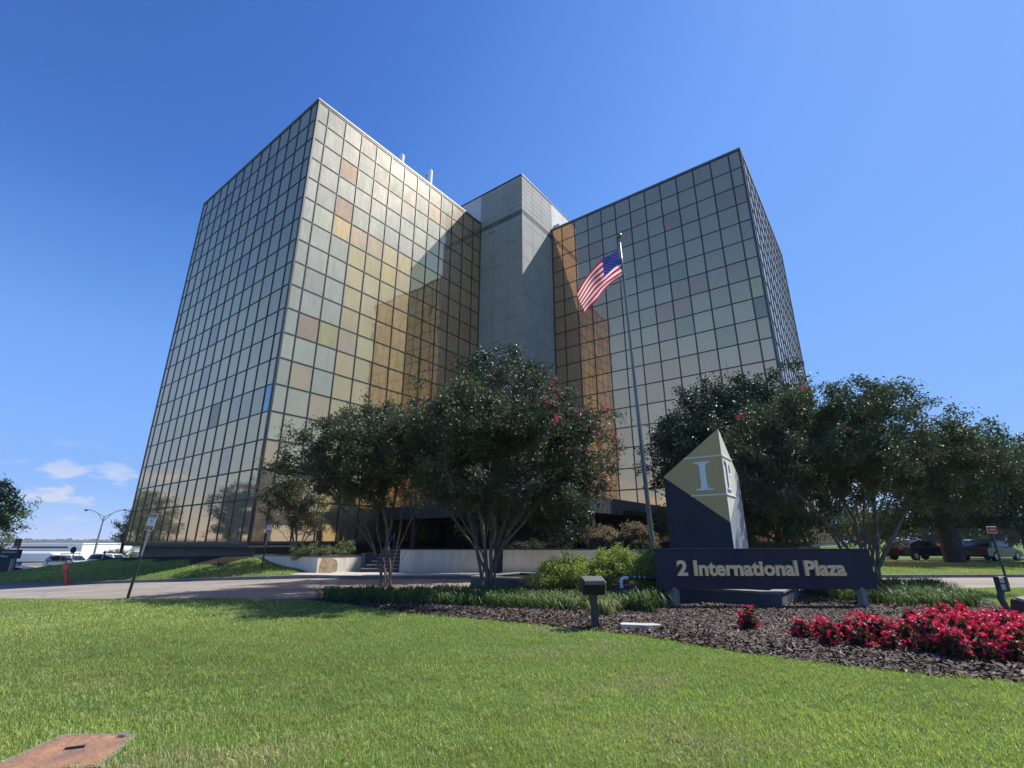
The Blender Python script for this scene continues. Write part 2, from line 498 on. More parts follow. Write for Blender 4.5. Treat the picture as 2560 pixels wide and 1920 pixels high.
def np_mesh(name, V, F, mats, parent=None, tint=None, mi=None, smooth=False, off=None):
    """V (n,3), F (m,k) arrays; tint (m,3) per-face colour"""
    V = np.asarray(V, np.float32); F = np.asarray(F, np.int32)
    if off is None: off = WLOC.get(parent.name, np.zeros(3)) if parent is not None else np.zeros(3)
    V = (V - np.asarray(off)).astype(np.float32)
    m, k = F.shape
    me = bpy.data.meshes.new(name)
    me.vertices.add(len(V)); me.vertices.foreach_set('co', V.ravel())
    me.loops.add(m * k); me.loops.foreach_set('vertex_index', F.ravel())
    me.polygons.add(m)
    me.polygons.foreach_set('loop_start', np.arange(0, m * k, k, dtype=np.int32))
    me.polygons.foreach_set('loop_total', np.full(m, k, dtype=np.int32))
    if not isinstance(mats, (list, tuple)): mats = [mats]
    for x in mats: me.materials.append(x)
    if mi is not None: me.polygons.foreach_set('material_index', np.asarray(mi, np.int32))
    me.polygons.foreach_set('use_smooth', np.full(m, bool(smooth)))
    me.update(calc_edges=True)
    if tint is not None:
        a = me.attributes.new('tint', 'FLOAT_COLOR', 'FACE')
        c = np.ones((m, 4), np.float32); c[:, :3] = tint
        a.data.foreach_set('color', c.ravel())
    o = finish(name, me, parent)
    WLOC[o.name] = off
    return o

def white_tint(me):
    a = me.attributes.new('tint', 'FLOAT_COLOR', 'FACE')
    a.data.foreach_set('color', np.ones(4 * len(me.polygons), np.float32))

def unit(v):
    v = np.asarray(v, float); return v / (np.linalg.norm(v, axis=-1, keepdims=True) + 1e-9)

# ------------------------------------------------------------------ terrain
P0 = np.array([-15.5104, 30.0, 0.0])
YAW = R(-53.064)
AX = np.array([math.sin(YAW), math.cos(YAW), 0.0])      # along the left-facing walls
BX = np.array([AX[1], -AX[0], 0.0])                     # along the right-facing walls
ZX = np.array([0, 0, 1.0])
def W(a, b, z): return P0 + AX * a + BX * b + ZX * z
KX = [-120, -70, -45, -29.6, -26.25, -21.0, -18.1, -13.3, -11, -6.8, -2, 7, 19, 24, 60, 200]
KY = [64, 45.5, 36, 30.25, 29.1, 27.3, 26.7, 25.4, 24.6, 23.3, 23.5, 23.6, 24.2, 24.5, 26.5, 30]      # far kerb line of the drive
NX = [-120, -70, -40, -18.9, -14.9, -12.15, -9.3, -6.7, -5.5, 0, 8, 18.7, 24, 60, 200]
NY = [58, 38.5, 27.5, 19.45, 17.8, 16.7, 15.75, 15.35, 15.65, 16.3, 17.6, 19.2, 19.6, 21.5, 26]     # near edge of the drive
def sm(a, b, x):
    t = np.clip((np.asarray(x, float) - a) / (b - a), 0, 1); return t * t * (3 - 2 * t)
def G(x, y):
    x = np.asarray(x, float); y = np.asarray(y, float)
    d = y - np.interp(x, KX, KY)
    r = np.hypot(x, y)
    s_ = (x - P0[0]) * AX[0] + (y - P0[1]) * AX[1]
    t_ = -((x - P0[0]) * BX[0] + (y - P0[1]) * BX[1])
    # the drive falls gently to the left, the plain lies lower still
    T = -0.04 * np.clip(-9 - x, 0, 40) - sm(-25, -60, x) * (3.6 * sm(70, 200, r) + 6.0 * sm(210, 520, r))
    # bank rising from the kerb to the foot of the left facade
    top = 0.72 - 0.022 * np.clip(s_ - 2, 0, 19) - 0.22 * np.clip(s_ - 20.5, 0, None)
    dd = np.clip(d - .35, 0, None); frac = dd / (dd + np.clip(t_ - 1.0 + 1.1 * np.clip(-s_, 0, None), 0.01, None))
    frac = np.where((t_ + 1.1 * np.clip(-s_, 0, None) < 1.0) & (d > .35), 1.0, frac)
    rise = np.clip(top - T - 0.1, 0, None) * frac + 0.1 * sm(0.3, 0.9, d)
    zl = T + sm(-9.8, -11.2, x) * rise * (d > 0)
    zr = sm(8.5, 11, x) * (0.10 * sm(0.3, 0.9, d) + 0.22 * sm(0, 12, d))
    return zl + zr

def axis(lo_, hi_, step, far, grow=1.35):
    a = list(np.arange(lo_, hi_ + 1e-6, step))
    s_ = step
    while a[-1] < far: s_ *= grow; a.append(a[-1] + s_)
    s_ = step
    while a[0] > -far: s_ *= grow; a.insert(0, a[0] - s_)
    return np.array(a)
gx = axis(-62, 45, 0.4, 7000); gy = axis(-10, 62, 0.4, 7000)
XX, YY = np.meshgrid(gx, gy)
VV = np.stack([XX, YY, G(XX, YY)], -1).reshape(-1, 3)
nx_, ny_ = len(gx), len(gy)
ii = (np.arange(ny_ - 1)[:, None] * nx_ + np.arange(nx_ - 1)[None, :]).ravel()
ground = np_mesh('ground', VV, np.stack([ii, ii + 1, ii + nx_ + 1, ii + nx_], -1), M['ground'], smooth=True)
tag(ground, kind='structure')

def ribbon(name, xs, yn, yf, dz, mat, sub=6, kind='structure', thick=None):
    V = []; F = []
    ts = np.linspace(0, 1, sub + 1)
    for x, a, b in zip(xs, yn, yf):
        for t in ts:
            y = a + (b - a) * t
            V.append((x, y, float(G(x, y)) + dz))
    k = sub + 1
    for i in range(len(xs) - 1):
        for j in range(sub):
            F.append((i * k + j, (i + 1) * k + j, (i + 1) * k + j + 1, i * k + j + 1))
    o = np_mesh(name, V, F, mat, smooth=True)
    if kind: tag(o, kind=kind)
    return o
xs = np.arange(-62, 60.1, 0.5)
ribbon('driveway', xs, np.interp(xs, NX, NY), np.interp(xs, KX, KY) - 0.02, 0.012, M['asphalt'], 8)

# kerb: separate stones along the far side of the drive
kerb = thing('kerb', (0, 23.5, 0), 'worn concrete kerb along the far side of the driveway', 'kerb')
kerb['kind'] = 'structure'
del kerb['label'], kerb['category']
x = -50.0
while x < 44:
    L_ = 2.4
    x0, x1 = x + 0.012, x + L_ - 0.012
    p0 = np.array([x0, np.interp(x0, KX, KY), 0]); p1 = np.array([x1, np.interp(x1, KX, KY), 0])
    p0[2], p1[2] = float(G(p0[0], p0[1] - .1)), float(G(p1[0], p1[1] - .1))
    d = unit(p1 - p0); n = unit(np.array([-d[1], d[0], 0]))
    c = (p0 + p1) / 2 + n * 0.09
    mb = MB().box(c + ZX * (0.03 + rng.uniform(-.004, .004)), (np.linalg.norm(p1 - p0), 0.17, 0.25), d, n, np.cross(d, unit(n)))
    mb.build('kerb_stone', M['kerb'], kerb, bevel=0.02)
    x += L_

# sidewalk slabs between the kerb and the retaining walls
walk = thing('sidewalk', (0, 25, 0), '', '')
walk['kind'] = 'structure'
def wall_front(x):
    if x < -7.6: return 26.2 + (x + 9.9) * 1.25
    return 26.3 + (x + 9.9) * (25.65 - 26.3) / 17.0
x = -10.6
while x < 9.2:
    x1 = x + 1.5
    a0, a1 = [np.interp(k, KX, KY) + 0.19 for k in (x, x1)]
    b0, b1 = [wall_front(k) + (0.4 if -7.6 < k < -5.5 else -0.01) for k in (x, x1)]
    if x < -9.95: b0 = b1 = 25.9
    g = 0.008
    V = [(x + g, a0, 0), (x1 - g, a1, 0), (x1 - g, b1, 0), (x + g, b0, 0)]
    V = np.array(V + [(p[0], p[1], 0.135) for p in V])
    MB().add(V, [(3, 2, 1, 0), (4, 5, 6, 7), (0, 1, 5, 4), (1, 2, 6, 5), (2, 3, 7, 6), (3, 0, 4, 7)]).build('paving_slab', M['walk'], walk)
    x = x1

# road behind the left-hand bank
V = []; F = []
c0 = np.array([-33.0, 49.0]); c1 = np.array([-84, 54.0])
for i in range(41):
    c = c0 + (c1 - c0) * i / 40
    for j, w in enumerate(np.linspace(-6.5, 6.5, 7)):
        xx, yy = c[0] + 0.15 * w, c[1] + w
        V.append((xx, yy, float(G(xx, yy)) + 0.012))
for i in range(40):
    for j in range(6):
        F.append((i * 7 + j, i * 7 + j + 1, (i + 1) * 7 + j + 1, (i + 1) * 7 + j))
tag(np_mesh('side_road', V, F, M['asphalt'], smooth=True), kind='structure')
# parking strip on the right
V = []; F = []
for i in range(31):
    xx = 22 + i * 1.3
    for j in range(5):
        yy = 34.2 + 0.08 * (xx - 22) + j * 1.4
        V.append((xx, yy, float(G(xx, yy)) + 0.012))
for i in range(30):
    for j in range(4): F.append((i * 5 + j, (i + 1) * 5 + j, (i + 1) * 5 + j + 1, i * 5 + j + 1))
tag(np_mesh('parking_strip', V, F, M['asphalt'], smooth=True), kind='structure')

# planting bed
BED = np.array([(-6.1, 15.35), (-5.56, 14.89), (-4.2, 13.95), (-2.69, 12.76), (-1.1, 11.8), (.41, 10.87), (1.4, 10.2), (2.29, 9.64), (3.47, 8.26), (4.45, 7.43),
                (5.27, 6.92), (6.05, 6.61), (7.5, 6.3), (9.5, 6.6), (11.2, 8.6), (12.0, 10.6), (12.1, 12.6), (13.4, 14.9), (15.6, 18.6),
                (14.0, 18.45), (8, 17.45), (0, 16.15), (-5.5, 15.62)])
def inside(P, poly):
    x, y = P[:, 0], P[:, 1]; c = np.zeros(len(P), bool)
    n = len(poly); j = n - 1
    for i in range(n):
        xi, yi = poly[i]; xj, yj = poly[j]
        cond = ((yi > y) != (yj > y)) & (x < (xj - xi) * (y - yi) / (yj - yi + 1e-12) + xi)
        c ^= cond; j = i
    return c
def bed_h(P):
    """gentle crown of the mulch bed: 2 cm at its edge, 7 cm inside"""
    d = np.full(len(P), 1e9)
    n = len(BED)
    for i in range(n):
        a, b = BED[i], BED[(i + 1) % n]
        ab = b - a; t = np.clip(((P - a) @ ab) / (ab @ ab), 0, 1)
        d = np.minimum(d, np.linalg.norm(P - a - t[:, None] * ab, axis=1))
    return 0.015 + 0.06 * sm(0, 0.8, d)
st = 0.16
bx_, by_ = np.arange(-6.4, 16, st), np.arange(6, 19, st)
BXX, BYY = np.meshgrid(bx_, by_)
pts = np.stack([BXX.ravel(), BYY.ravel()], -1)
ins = inside(pts, BED).reshape(BXX.shape)
idx = -np.ones(BXX.shape, int); idx[ins] = np.arange(ins.sum())
bp = pts[ins.ravel()]
bz = bed_h(bp) + rng.normal(0, 0.008, len(bp))
Vb = np.column_stack([bp, bz])
q = (idx[:-1, :-1] >= 0) & (idx[1:, :-1] >= 0) & (idx[:-1, 1:] >= 0) & (idx[1:, 1:] >= 0)
Fb = np.stack([idx[:-1, :-1][q], idx[:-1, 1:][q], idx[1:, 1:][q], idx[1:, :-1][q]], -1)
bed = np_mesh('mulch_bed', Vb, Fb, M['mulch'], smooth=True)
tag(bed, kind='structure')

def rand_in(poly, n):
    lo_, hi_ = poly.min(0), poly.max(0)
    out = np.zeros((0, 2))
    while len(out) < n:
        P = rng.uniform(lo_, hi_, (n * 2, 2)); P = P[inside(P, poly)]
        out = np.concatenate([out, P])
    return out[:n]
# loose bark chips: uncountable -> stuff
def chips(n):
    P = rand_in(BED, n)
    dist = np.hypot(P[:, 0], P[:, 1])
    keep = rng.random(n) < np.clip(14 / dist, 0.25, 1) ** 1.5
    P = P[keep]; n = len(P)
    z = bed_h(P) + rng.uniform(0.0, 0.025, n)
    L_ = rng.uniform(0.02, 0.065, n); w = rng.uniform(0.006, 0.018, n)
    a = rng.uniform(0, 2 * np.pi, n); tilt = rng.normal(0, 0.35, n)
    d = np.stack([np.cos(a) * np.cos(tilt), np.sin(a) * np.cos(tilt), np.sin(tilt)], -1)
    s = np.stack([-np.sin(a), np.cos(a), rng.normal(0, 0.3, n)], -1)
    c = np.column_stack([P, z])
    V = np.stack([c - d * L_[:, None] - s * w[:, None], c + d * L_[:, None] * .9 - s * w[:, None] * .6, c + d * L_[:, None] + s * w[:, None], c - d * L_[:, None] * .8 + s * w[:, None]], 1).reshape(-1, 3)
    F = np.arange(4 * n).reshape(n, 4)
    base = np.array([(0.06, 0.043, 0.034), (0.10, 0.068, 0.052), (0.15, 0.105, 0.085), (0.24, 0.18, 0.15), (0.03, 0.024, 0.02)])
    t = base[rng.choice(5, n, p=[.34, .26, .17, .08, .15])] * rng.uniform(.8, 1.2, (n, 1))
    o = np_mesh('bark_chips', V, F, M['chip'], tint=t)
    tag(o, 'loose brown bark chips covering the planting bed around the sign', 'mulch', kind='stuff')
chips(90000)

# ------------------------------------------------------------------ grass blades
COVER = [(-3.86, 4.93), (-3.29, 4.95), (-3.10, 4.33), (-3.90, 4.15)]
def vnoise(P, s, seed):
    r = np.random.default_rng(seed); ph = r.uniform(0, 6.28, (6, 2)); k = r.normal(0, 1, (6, 2))
    v = sum(np.sin(P @ k[i] * s + ph[i, 0]) for i in range(6))
    return v / 3.5
def lawn_ok(P):
    x, y = P[:, 0], P[:, 1]
    ok = ~inside(P + rng.normal(0, .045, P.shape) + .05 * np.stack([vnoise(P, 5.0, 21), vnoise(P, 5.0, 22)], -1), BED)
    yn = np.interp(x, NX, NY); yk = np.interp(x, KX, KY)
    ok &= (y < yn - 0.02) | (y > yk + 0.2)
    ok &= ~inside(P, np.array([(-3.83, 4.90), (-3.30, 4.91), (-3.11, 4.36), (-3.83, 4.17)]))
    far = y > yk + 0.2
    rel_s = (x - P0[0]) * AX[0] + (y - P0[1]) * AX[1]; rel_t = -((x - P0[0]) * BX[0] + (y - P0[1]) * BX[1])
    # beyond the kerb: only the left bank and the right-hand lawn
    okf = ((x < -10.1) & (rel_s < 34) & ((rel_t > 1.6 + .4 * np.sin(rel_s * 1.1)) | (rel_s < -.6)) & ~((x > -15.5) & (rel_s > -7.2) & (rel_s < 0.6) & (rel_t < 1.6) & False)) | (x > 9.4)
    # left planter footprint
    pa = (x + 9.9) * AX[1] - (y - 26.28) * AX[0]
    okf &= ~((x < -9.0) & (pa > -0.05) & (x > -15.2) & (y > 24))
    return ok & (~far | okf)
def grass(name, P, h, w, label, lean=0.95):
    n = len(P)
    z = G(P[:, 0], P[:, 1])
    a = rng.uniform(0, 2 * np.pi, n)
    side = np.stack([np.cos(a), np.sin(a), np.zeros(n)], -1)
    b = rng.uniform(0, 2 * np.pi, n)
    dirn = np.stack([np.cos(b), np.sin(b), np.zeros(n)], -1)
    hh = h * rng.uniform(0.55, 1.25, n); ww = w * rng.uniform(0.7, 1.3, n)
    ln = rng.uniform(0.15, 1.0, n) * lean
    base = np.column_stack([P, z - 0.004])
    mid = base + dirn * (hh * ln * 0.35)[:, None] + ZX * (hh * 0.6)[:, None]
    tip = base + dirn * (hh * ln)[:, None] + ZX * (hh * np.sqrt(np.clip(1 - (ln * .6) ** 2, .2, 1)))[:, None]
    s = side * ww[:, None] * 0.5
    V = np.stack([base - s, base + s, mid + s * .8, mid - s * .8, tip], 1).reshape(-1, 3)
    i = np.arange(n)[:, None] * 5
    # quads: lower quad, plus tip as a degenerate-free quad is avoided by two triangles
    F = np.concatenate([i + np.array([[0, 1, 2]]), i + np.array([[0, 2, 3]]), i + np.array([[3, 2, 4]])])
    big = vnoise(P, 0.55, 3) * 0.45 + vnoise(P * np.array([.35, 1.6]), 1.3, 14) * 0.35 + vnoise(P, 4.2, 15) * .3
    dry = np.clip(vnoise(P, 1.3, 9) + .5 * vnoise(P, 3.1, 12) - 0.5, 0, 1) * 1.3 + (rng.random(n) < 0.07) * 0.8
    dry = np.clip(dry, 0, 1)[:, None]
    g = np.array([0.330, 0.395, 0.120]) * (1 + 0.34 * big[:, None])
    g = g * rng.uniform(.72, 1.3, (n, 1)) * np.array([1, 1, 1]) + rng.normal(0, 0.008, (n, 1)) * np.array([1.2, .4, .2])
    c = g * (1 - dry) + np.array([0.44, 0.40, 0.22]) * dry
    c = np.clip(c, 0.01, 1)
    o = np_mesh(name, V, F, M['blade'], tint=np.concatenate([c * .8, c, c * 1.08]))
    return tag(o, label, 'grass', kind='stuff')
def scatter(x0, x1, y0, y1, dens, fn=None):
    n = int((x1 - x0) * (y1 - y0) * dens)
    P = rng.uniform((x0, y0), (x1, y1), (n, 2))
    # keep what the lens can see, with a margin for a step aside
    k = np.abs(P[:, 0]) < 1.4 * P[:, 1] + 4.0
    P = P[k]
    if fn is not None: P = P[rng.random(len(P)) < fn(P)]
    return P[lawn_ok(P)]
gp = np.concatenate([
    scatter(-9, 9, 3.2, 5.5, 3600),
    scatter(-13, 13, 5.5, 8, 1900),
    scatter(-17, 17, 8, 11.5, 950)])
gh = np.interp(gp[:, 1], [3, 11.5], [0.042, 0.05]); gw = np.interp(gp[:, 1], [3, 11.5], [0.0042, 0.0075])
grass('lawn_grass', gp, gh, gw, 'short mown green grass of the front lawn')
gp = scatter(-26, 23, 11.5, 21, 420)
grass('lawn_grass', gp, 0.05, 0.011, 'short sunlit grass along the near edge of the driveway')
gp = scatter(-44, -9.5, 23, 46, 210)
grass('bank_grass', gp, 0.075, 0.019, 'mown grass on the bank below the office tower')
gp = scatter(9.4, 44, 23, 37, 130)
grass('lawn_grass', gp, 0.07, 0.02, 'sunlit grass beyond the driveway under the trees')
# mulch strip at the foot of the left facade
V = []; F = []
NS_, NT_ = 90, 15
for i in range(NS_):
    sv = -.6 + i * .25
    for j in range(NT_):
        tv = -1.0 + j * (2.9 + .35 * math.sin(sv * 1.1)) / (NT_ - 1)
        p = P0 + AX * sv - BX * tv
        e_ = .0 if j == NT_ - 1 or i < 2 else .04
        V.append((p[0], p[1], float(G(p[0], p[1])) + .01 + e_ + rng.uniform(0, .03)))
for i in range(NS_ - 1):
    for j in range(NT_ - 1): F.append((i * NT_ + j, (i + 1) * NT_ + j, (i + 1) * NT_ + j + 1, i * NT_ + j + 1))
tag(np_mesh('mulch_strip', V, F, M['mulch'], smooth=True), kind='structure')
# fallen leaves and pale clippings on the lawn
nlv = 420
P = np.column_stack([rng.uniform(-9, 7, nlv), rng.uniform(3.6, 13, nlv)]); P = P[lawn_ok(P)]; nlv = len(P)
C = np.column_stack([P, G(P[:, 0], P[:, 1]) + rng.uniform(.035, .055, nlv)])
a_ = rng.uniform(0, 6.28, nlv); D = np.stack([np.cos(a_), np.sin(a_), rng.normal(0, .3, nlv)], -1); Sd = np.stack([-np.sin(a_), np.cos(a_), rng.normal(0, .4, nlv)], -1)
ln = rng.uniform(.010, .028, nlv)[:, None]; wd = ln * rng.uniform(.25, .6, (nlv, 1))
V = np.stack([C - D * ln, C + Sd * wd, C + D * ln, C - Sd * wd], 1).reshape(-1, 3)
tl_ = np.array([(.25, .15, .06), (.34, .24, .10), (.16, .085, .04), (.42, .36, .20)])[rng.choice(4, nlv)]
o = np_mesh('fallen_leaves', V, np.arange(4 * nlv).reshape(nlv, 4), M['softleaf'], tint=tl_)
tag(o, 'small fallen leaves and pale clippings scattered on the front lawn', 'leaves', kind='stuff')
# longer tufts and coarse weeds in the lawn
P = np.concatenate([scatter(-7, 7, 3.3, 7, 26), scatter(-11, 11, 7, 12, 12)])
P = np.repeat(P, 12, 0) + rng.normal(0, .022, (len(P) * 12, 2)); P = P[lawn_ok(P)]
grass('lawn_tufts', P, np.full(len(P), .075), np.full(len(P), .0055), 'longer coarse tufts standing above the mown front lawn', .9)

# ------------------------------------------------------------------ office tower
H = 35.52
ZB = 1.57
tower = thing('office_tower', tuple(P0), 'tall L-shaped office tower clad in square gold and grey mirror panes', 'office building')
ROWS = [H - 0.2, H - 2.04] + [H - 2.04 - 1.8375 * k for k in range(1, 17)] + [ZB]
c1 = [0, 1.0] + [1.0 + 1.604 * k for k in range(1, 13)] + [21.25]
c2 = [0, 0.99] + [0.99 + 1.615 * k for k in range(1, 12)] + [20.03]
c3 = [0, 1.01] + [1.01 + 1.614 * k for k in range(1, 12)] + [20.105]
c4 = [0, 1.0] + [1.0 + 1.63 * k for k in range(1, 13)] + [21.56]
FACES = [  # name, origin corner (a, b), outward normal, direction from that corner, column edges, left-to-right flip
    ('left', (0, 0), -BX, AX, c1),
    ('inner', (0, 0), -AX, BX, c2),
    ('right', (-25.76, 25.795), -BX, AX, c3),
    ('side', (-25.76, 25.795), -AX, BX, c4)]
f_, p_ = 1212.134, R(18.038)
def proj(P):
    x, y, z = P[0], P[1], P[2] - 1.6
    zc = y * math.cos(p_) + z * math.sin(p_); up = -y * math.sin(p_) + z * math.cos(p_)
    return np.array([1280 + f_ * x / zc, 960 - f_ * up / zc])

def body(a0, a1, b0, b1, z0, z1):
    V = [W(a, b, z) for z in (z0, z1) for a, b in ((a0, b0), (a0, b1), (a1, b1), (a1, b0))]
    return V, [(0, 1, 2, 3), (7, 6, 5, 4), (4, 5, 1, 0), (5, 6, 2, 1), (6, 7, 3, 2), (7, 4, 0, 3)]
def abox(mb, a0, a1, b0, b1, z0, z1, mi=0):
    V, F = body(a0, a1, b0, b1, z0, z1); mb.add(V, F, mi); return mb

e = 0.07
mb = MB()
abox(mb, e, 21.25 - e, e, 47.3, ZB - 0.02, H - 0.25)
mb.build('left_wing_frame', M['backing'], tower)
mb = MB()
abox(mb, -25.76 + e, e - 0.01, 25.795 + e, 47.355 - e, ZB - 0.02, H - 0.25)
mb.build('right_wing_frame', M['backing'], tower)

PAL = [(1, 1, 1), (0.96, 0.99, 1.0), (0.97, 1.0, 0.98), (1.0, 0.97, 0.97)]
def pane_tint(face, i, j, nc):
    c = np.array(PAL[rng.choice(4, p=[.5, .2, .2, .1])]) * rng.uniform(0.93, 1.03)
    u = rng.random()
    if face == 'inner':
        gold = (i >= 4 and j >= 5) or (i >= 3 and j >= 6)
        if j < 2: c = c * rng.uniform(.86, 1.0)
        if gold and i < 9: c = c * np.array([1.10, 1.0, 0.80])
        elif not gold: c = c * np.array([0.92, 0.98, 1.04])
        if u < .05: c = np.array([1.0, 0.90, 0.84]) * .97
        if (i, j) in ((2, 2), (2, 4), (1, 10)): c = np.array([0.98, 0.82, 0.78]) * .86
        if (i, j) == (2, 10): c = np.array([1.0, .98, .72]) * .9
        if (i, j) in ((2, 5), (5, 6)): c = np.array([1.2, 1.0, .72])
        if (i, j) == (1, 5): c = np.array([1.0, 1.1, 1.05])
    elif face == 'right':
        c = c * np.array([1.03, 0.95, 1.0])
        if j in (2, 6, 7) and u < .5: c = np.array([1.0, 0.86, 0.92]) * .92
        elif u < .06: c = np.array([0.88, 0.95, 0.98]) * .88
        if (i, j) == (0, 8): c = np.array([0.50, 0.66, 0.75])
        if (i, j) == (0, 7): c = np.array([1.0, 1.04, .85])
    elif face == 'left':
        if u < .06: c = c * np.array([.82, .84, .95])
        if (i, j) == (5, 13): c = np.array([.52, .52, .62])
        if (i, j) == (0, 13): c = np.array([.40, .80, 1.5])
    return np.clip(c, 0, 1.9)

cand = []
for name, (a0, b0), n, d, cols in FACES:
    O = W(a0, b0, 0)
    for i in range(len(cols) - 1):
        for j in range(len(ROWS) - 1):
            x0, x1, z1, z0 = cols[i] + .06, cols[i + 1] - .06, ROWS[j] - .055, ROWS[j + 1] + .055
            c = O + d * (x0 + x1) / 2 + ZX * (z0 + z1) / 2
            q_ = [proj(O + d * x + ZX * z) for x, z in ((x0, z0), (x1, z0), (x1, z1), (x0, z1))]
            ar = 0.5 * abs(sum(q_[k][0] * q_[(k + 1) % 4][1] - q_[(k + 1) % 4][0] * q_[k][1] for k in range(4)))
            # panes mostly behind the trees count less
            if name == 'right' and j >= 14 and i < 6: ar *= .2
            if name == 'inner' and j >= 15 and i > 4: ar *= .2
            cand.append([ar, name, c, n, d, x1 - x0, z1 - z0, i, j, len(cols) - 1])
order = sorted(range(len(cand)), key=lambda k: -cand[k][0])
single = set(order[:300])
pane_mesh = {}
def get_pane(w, h):
    k = (round(w, 2), round(h, 2))
    if k not in pane_mesh:
        t = 0.018
        me = bpy.data.meshes.new('pane')
        v = [(x, y, z) for y in (-t, 0) for x, z in ((-w / 2, -h / 2), (w / 2, -h / 2), (w / 2, h / 2), (-w / 2, h / 2))]
        me.from_pydata(v, [], [(0, 1, 2, 3), (7, 6, 5, 4), (4, 5, 1, 0), (5, 6, 2, 1), (6, 7, 3, 2), (7, 4, 0, 3)])
        me.materials.append(M['glass']); white_tint(me); me.update()
        pane_mesh[k] = me
    return pane_mesh[k]
SV, SF, ST = [], [], []
for k, (ar, name, c, n, d, w, h, i, j, nc) in enumerate(cand):
    t = pane_tint(name, i, j, nc)
    X = np.cross(n, ZX)                              # right-handed frame X, n, Z
    tz, tx = rng.normal(0, 0.0022), rng.normal(0, 0.0016)
    if name == 'inner' and j > 8: tz *= 1.6; tx *= 1.6
    Mx = Matrix(((X[0], n[0], 0), (X[1], n[1], 0), (0, 0, 1))) @ Matrix.Rotation(tz, 3, 'Z') @ Matrix.Rotation(tx, 3, 'X')
    if k in single:
        o = bpy.data.objects.new('pane', get_pane(w, h)); COL.objects.link(o)
        o.parent = tower
        mw = Mx.to_4x4(); mw.translation = Vector(c - P0)
        o.matrix_local = mw
        o.color = (*t, 1)
    else:
        b = len(SV) * 8
        loc = [(x, y, z) for y in (-.018, 0) for x, z in ((-w / 2, -h / 2), (w / 2, -h / 2), (w / 2, h / 2), (-w / 2, h / 2))]
        SV.append(np.array([list(Mx @ Vector(p)) for p in loc]) + c)
        for f in ((0, 1, 2, 3), (7, 6, 5, 4), (4, 5, 1, 0), (5, 6, 2, 1), (6, 7, 3, 2), (7, 4, 0, 3)):
            SF.append([q + b for q in f]); ST.append(t)
o = np_mesh('pane', np.concatenate(SV), np.array(SF), M['glass'], tower, tint=np.array(ST))
tag(o, kind='stuff')

# frame: every mullion and every transom its own bar
for name, (a0, b0), n, d, cols in FACES:
    O = W(a0, b0, 0)
    for x in cols:
        xx = min(max(x, 0.06), cols[-1] - 0.06)
        big = 0.13 if x in (cols[0], cols[-1]) else 0.06
        MB().box(O + d * xx + ZX * (ROWS[0] + ROWS[-1]) / 2 + n * 0.0, (big, 0.10, ROWS[0] - ROWS[-1]), d, n).build('mullion', M['mullion'], tower)
    for z in ROWS:
        MB().box(O + d * cols[-1] / 2 + ZX * z + n * (-0.004), (cols[-1] - 0.005, 0.085, 0.055 if ZB < z < H - .3 else 0.14), d, n).build('transom', M['mullion'], tower)
# copings and roof decks
def coping(a0, a1, b0, b1):
    mb = MB()
    abox(mb, a0 - .07, a1 + .07, b0 - .07, b1 + .07, H - 0.11, H + 0.03)
    mb.build('coping', M['coping'], tower)
coping(0, 21.25, 0, 47.3)
coping(-25.76, -0.2, 25.795, 47.355)
# recessed base and soffit below the glass
mb = MB()
abox(mb, 0.0, 21.25, 0.0, 47.3, ZB - 0.28, ZB - 0.03)
abox(mb, -25.76, -0.01, 25.8, 47.35, ZB - 0.28, ZB - 0.03)
mb.build('soffit', M['dark_fascia'], tower)
mb = MB()
abox(mb, 1.0, 20.6, 1.0, 40, -1.5, ZB - 0.28)
abox(mb, -24.8, 0.5, 26.8, 40, -1.5, ZB - 0.28)
mb.build('base_wall', M['base_wall'], tower)

# concrete stair tower: body, joint-ruled panels, dark stained band, pale painted returns
HC = 39.13
ca0, ca1, cb0, cb1 = -5.655, 6.0, 20.03, 34.0
mb = MB(); abox(mb, ca0 + .05, ca1 - .05, cb0 + .05, cb1 - .05, 0, HC - .1)
core = mb.build('stair_tower', M['concrete'], tower)
pm = {}
def cpanel(o_, d, n, w, h, mat):
    k = (round(w, 3), round(h, 3), mat)
    if k not in pm:
        g = 0.011
        me = bpy.data.meshes.new('concrete_panel')
        v = [(x, y, z) for y, gg in ((-.05, g), (-.006, g), (0, g + .006)) for x, z in ((-w / 2 + gg, -h / 2 + gg), (w / 2 - gg, -h / 2 + gg), (w / 2 - gg, h / 2 - gg), (-w / 2 + gg, h / 2 - gg))]
        F = [(11, 10, 9, 8)]
        for r_ in (0, 4):
            for q_ in range(4): F.append((r_ + q_, r_ + 4 + q_, r_ + 4 + (q_ + 1) % 4, r_ + (q_ + 1) % 4))
        me.from_pydata(v, [], [f[::-1] for f in F]); me.materials.append(M[mat]); me.update()
        pm[k] = me
    o = bpy.data.objects.new('concrete_panel', pm[k]); COL.objects.link(o)
    o.parent = core
    X = np.cross(n, ZX)
    mw = Matrix(((X[0], n[0], 0), (X[1], n[1], 0), (0, 0, 1))).to_4x4()
    mw.translation = Vector(o_ - P0 + n * rng.normal(0, .0015))
    o.matrix_local = mw
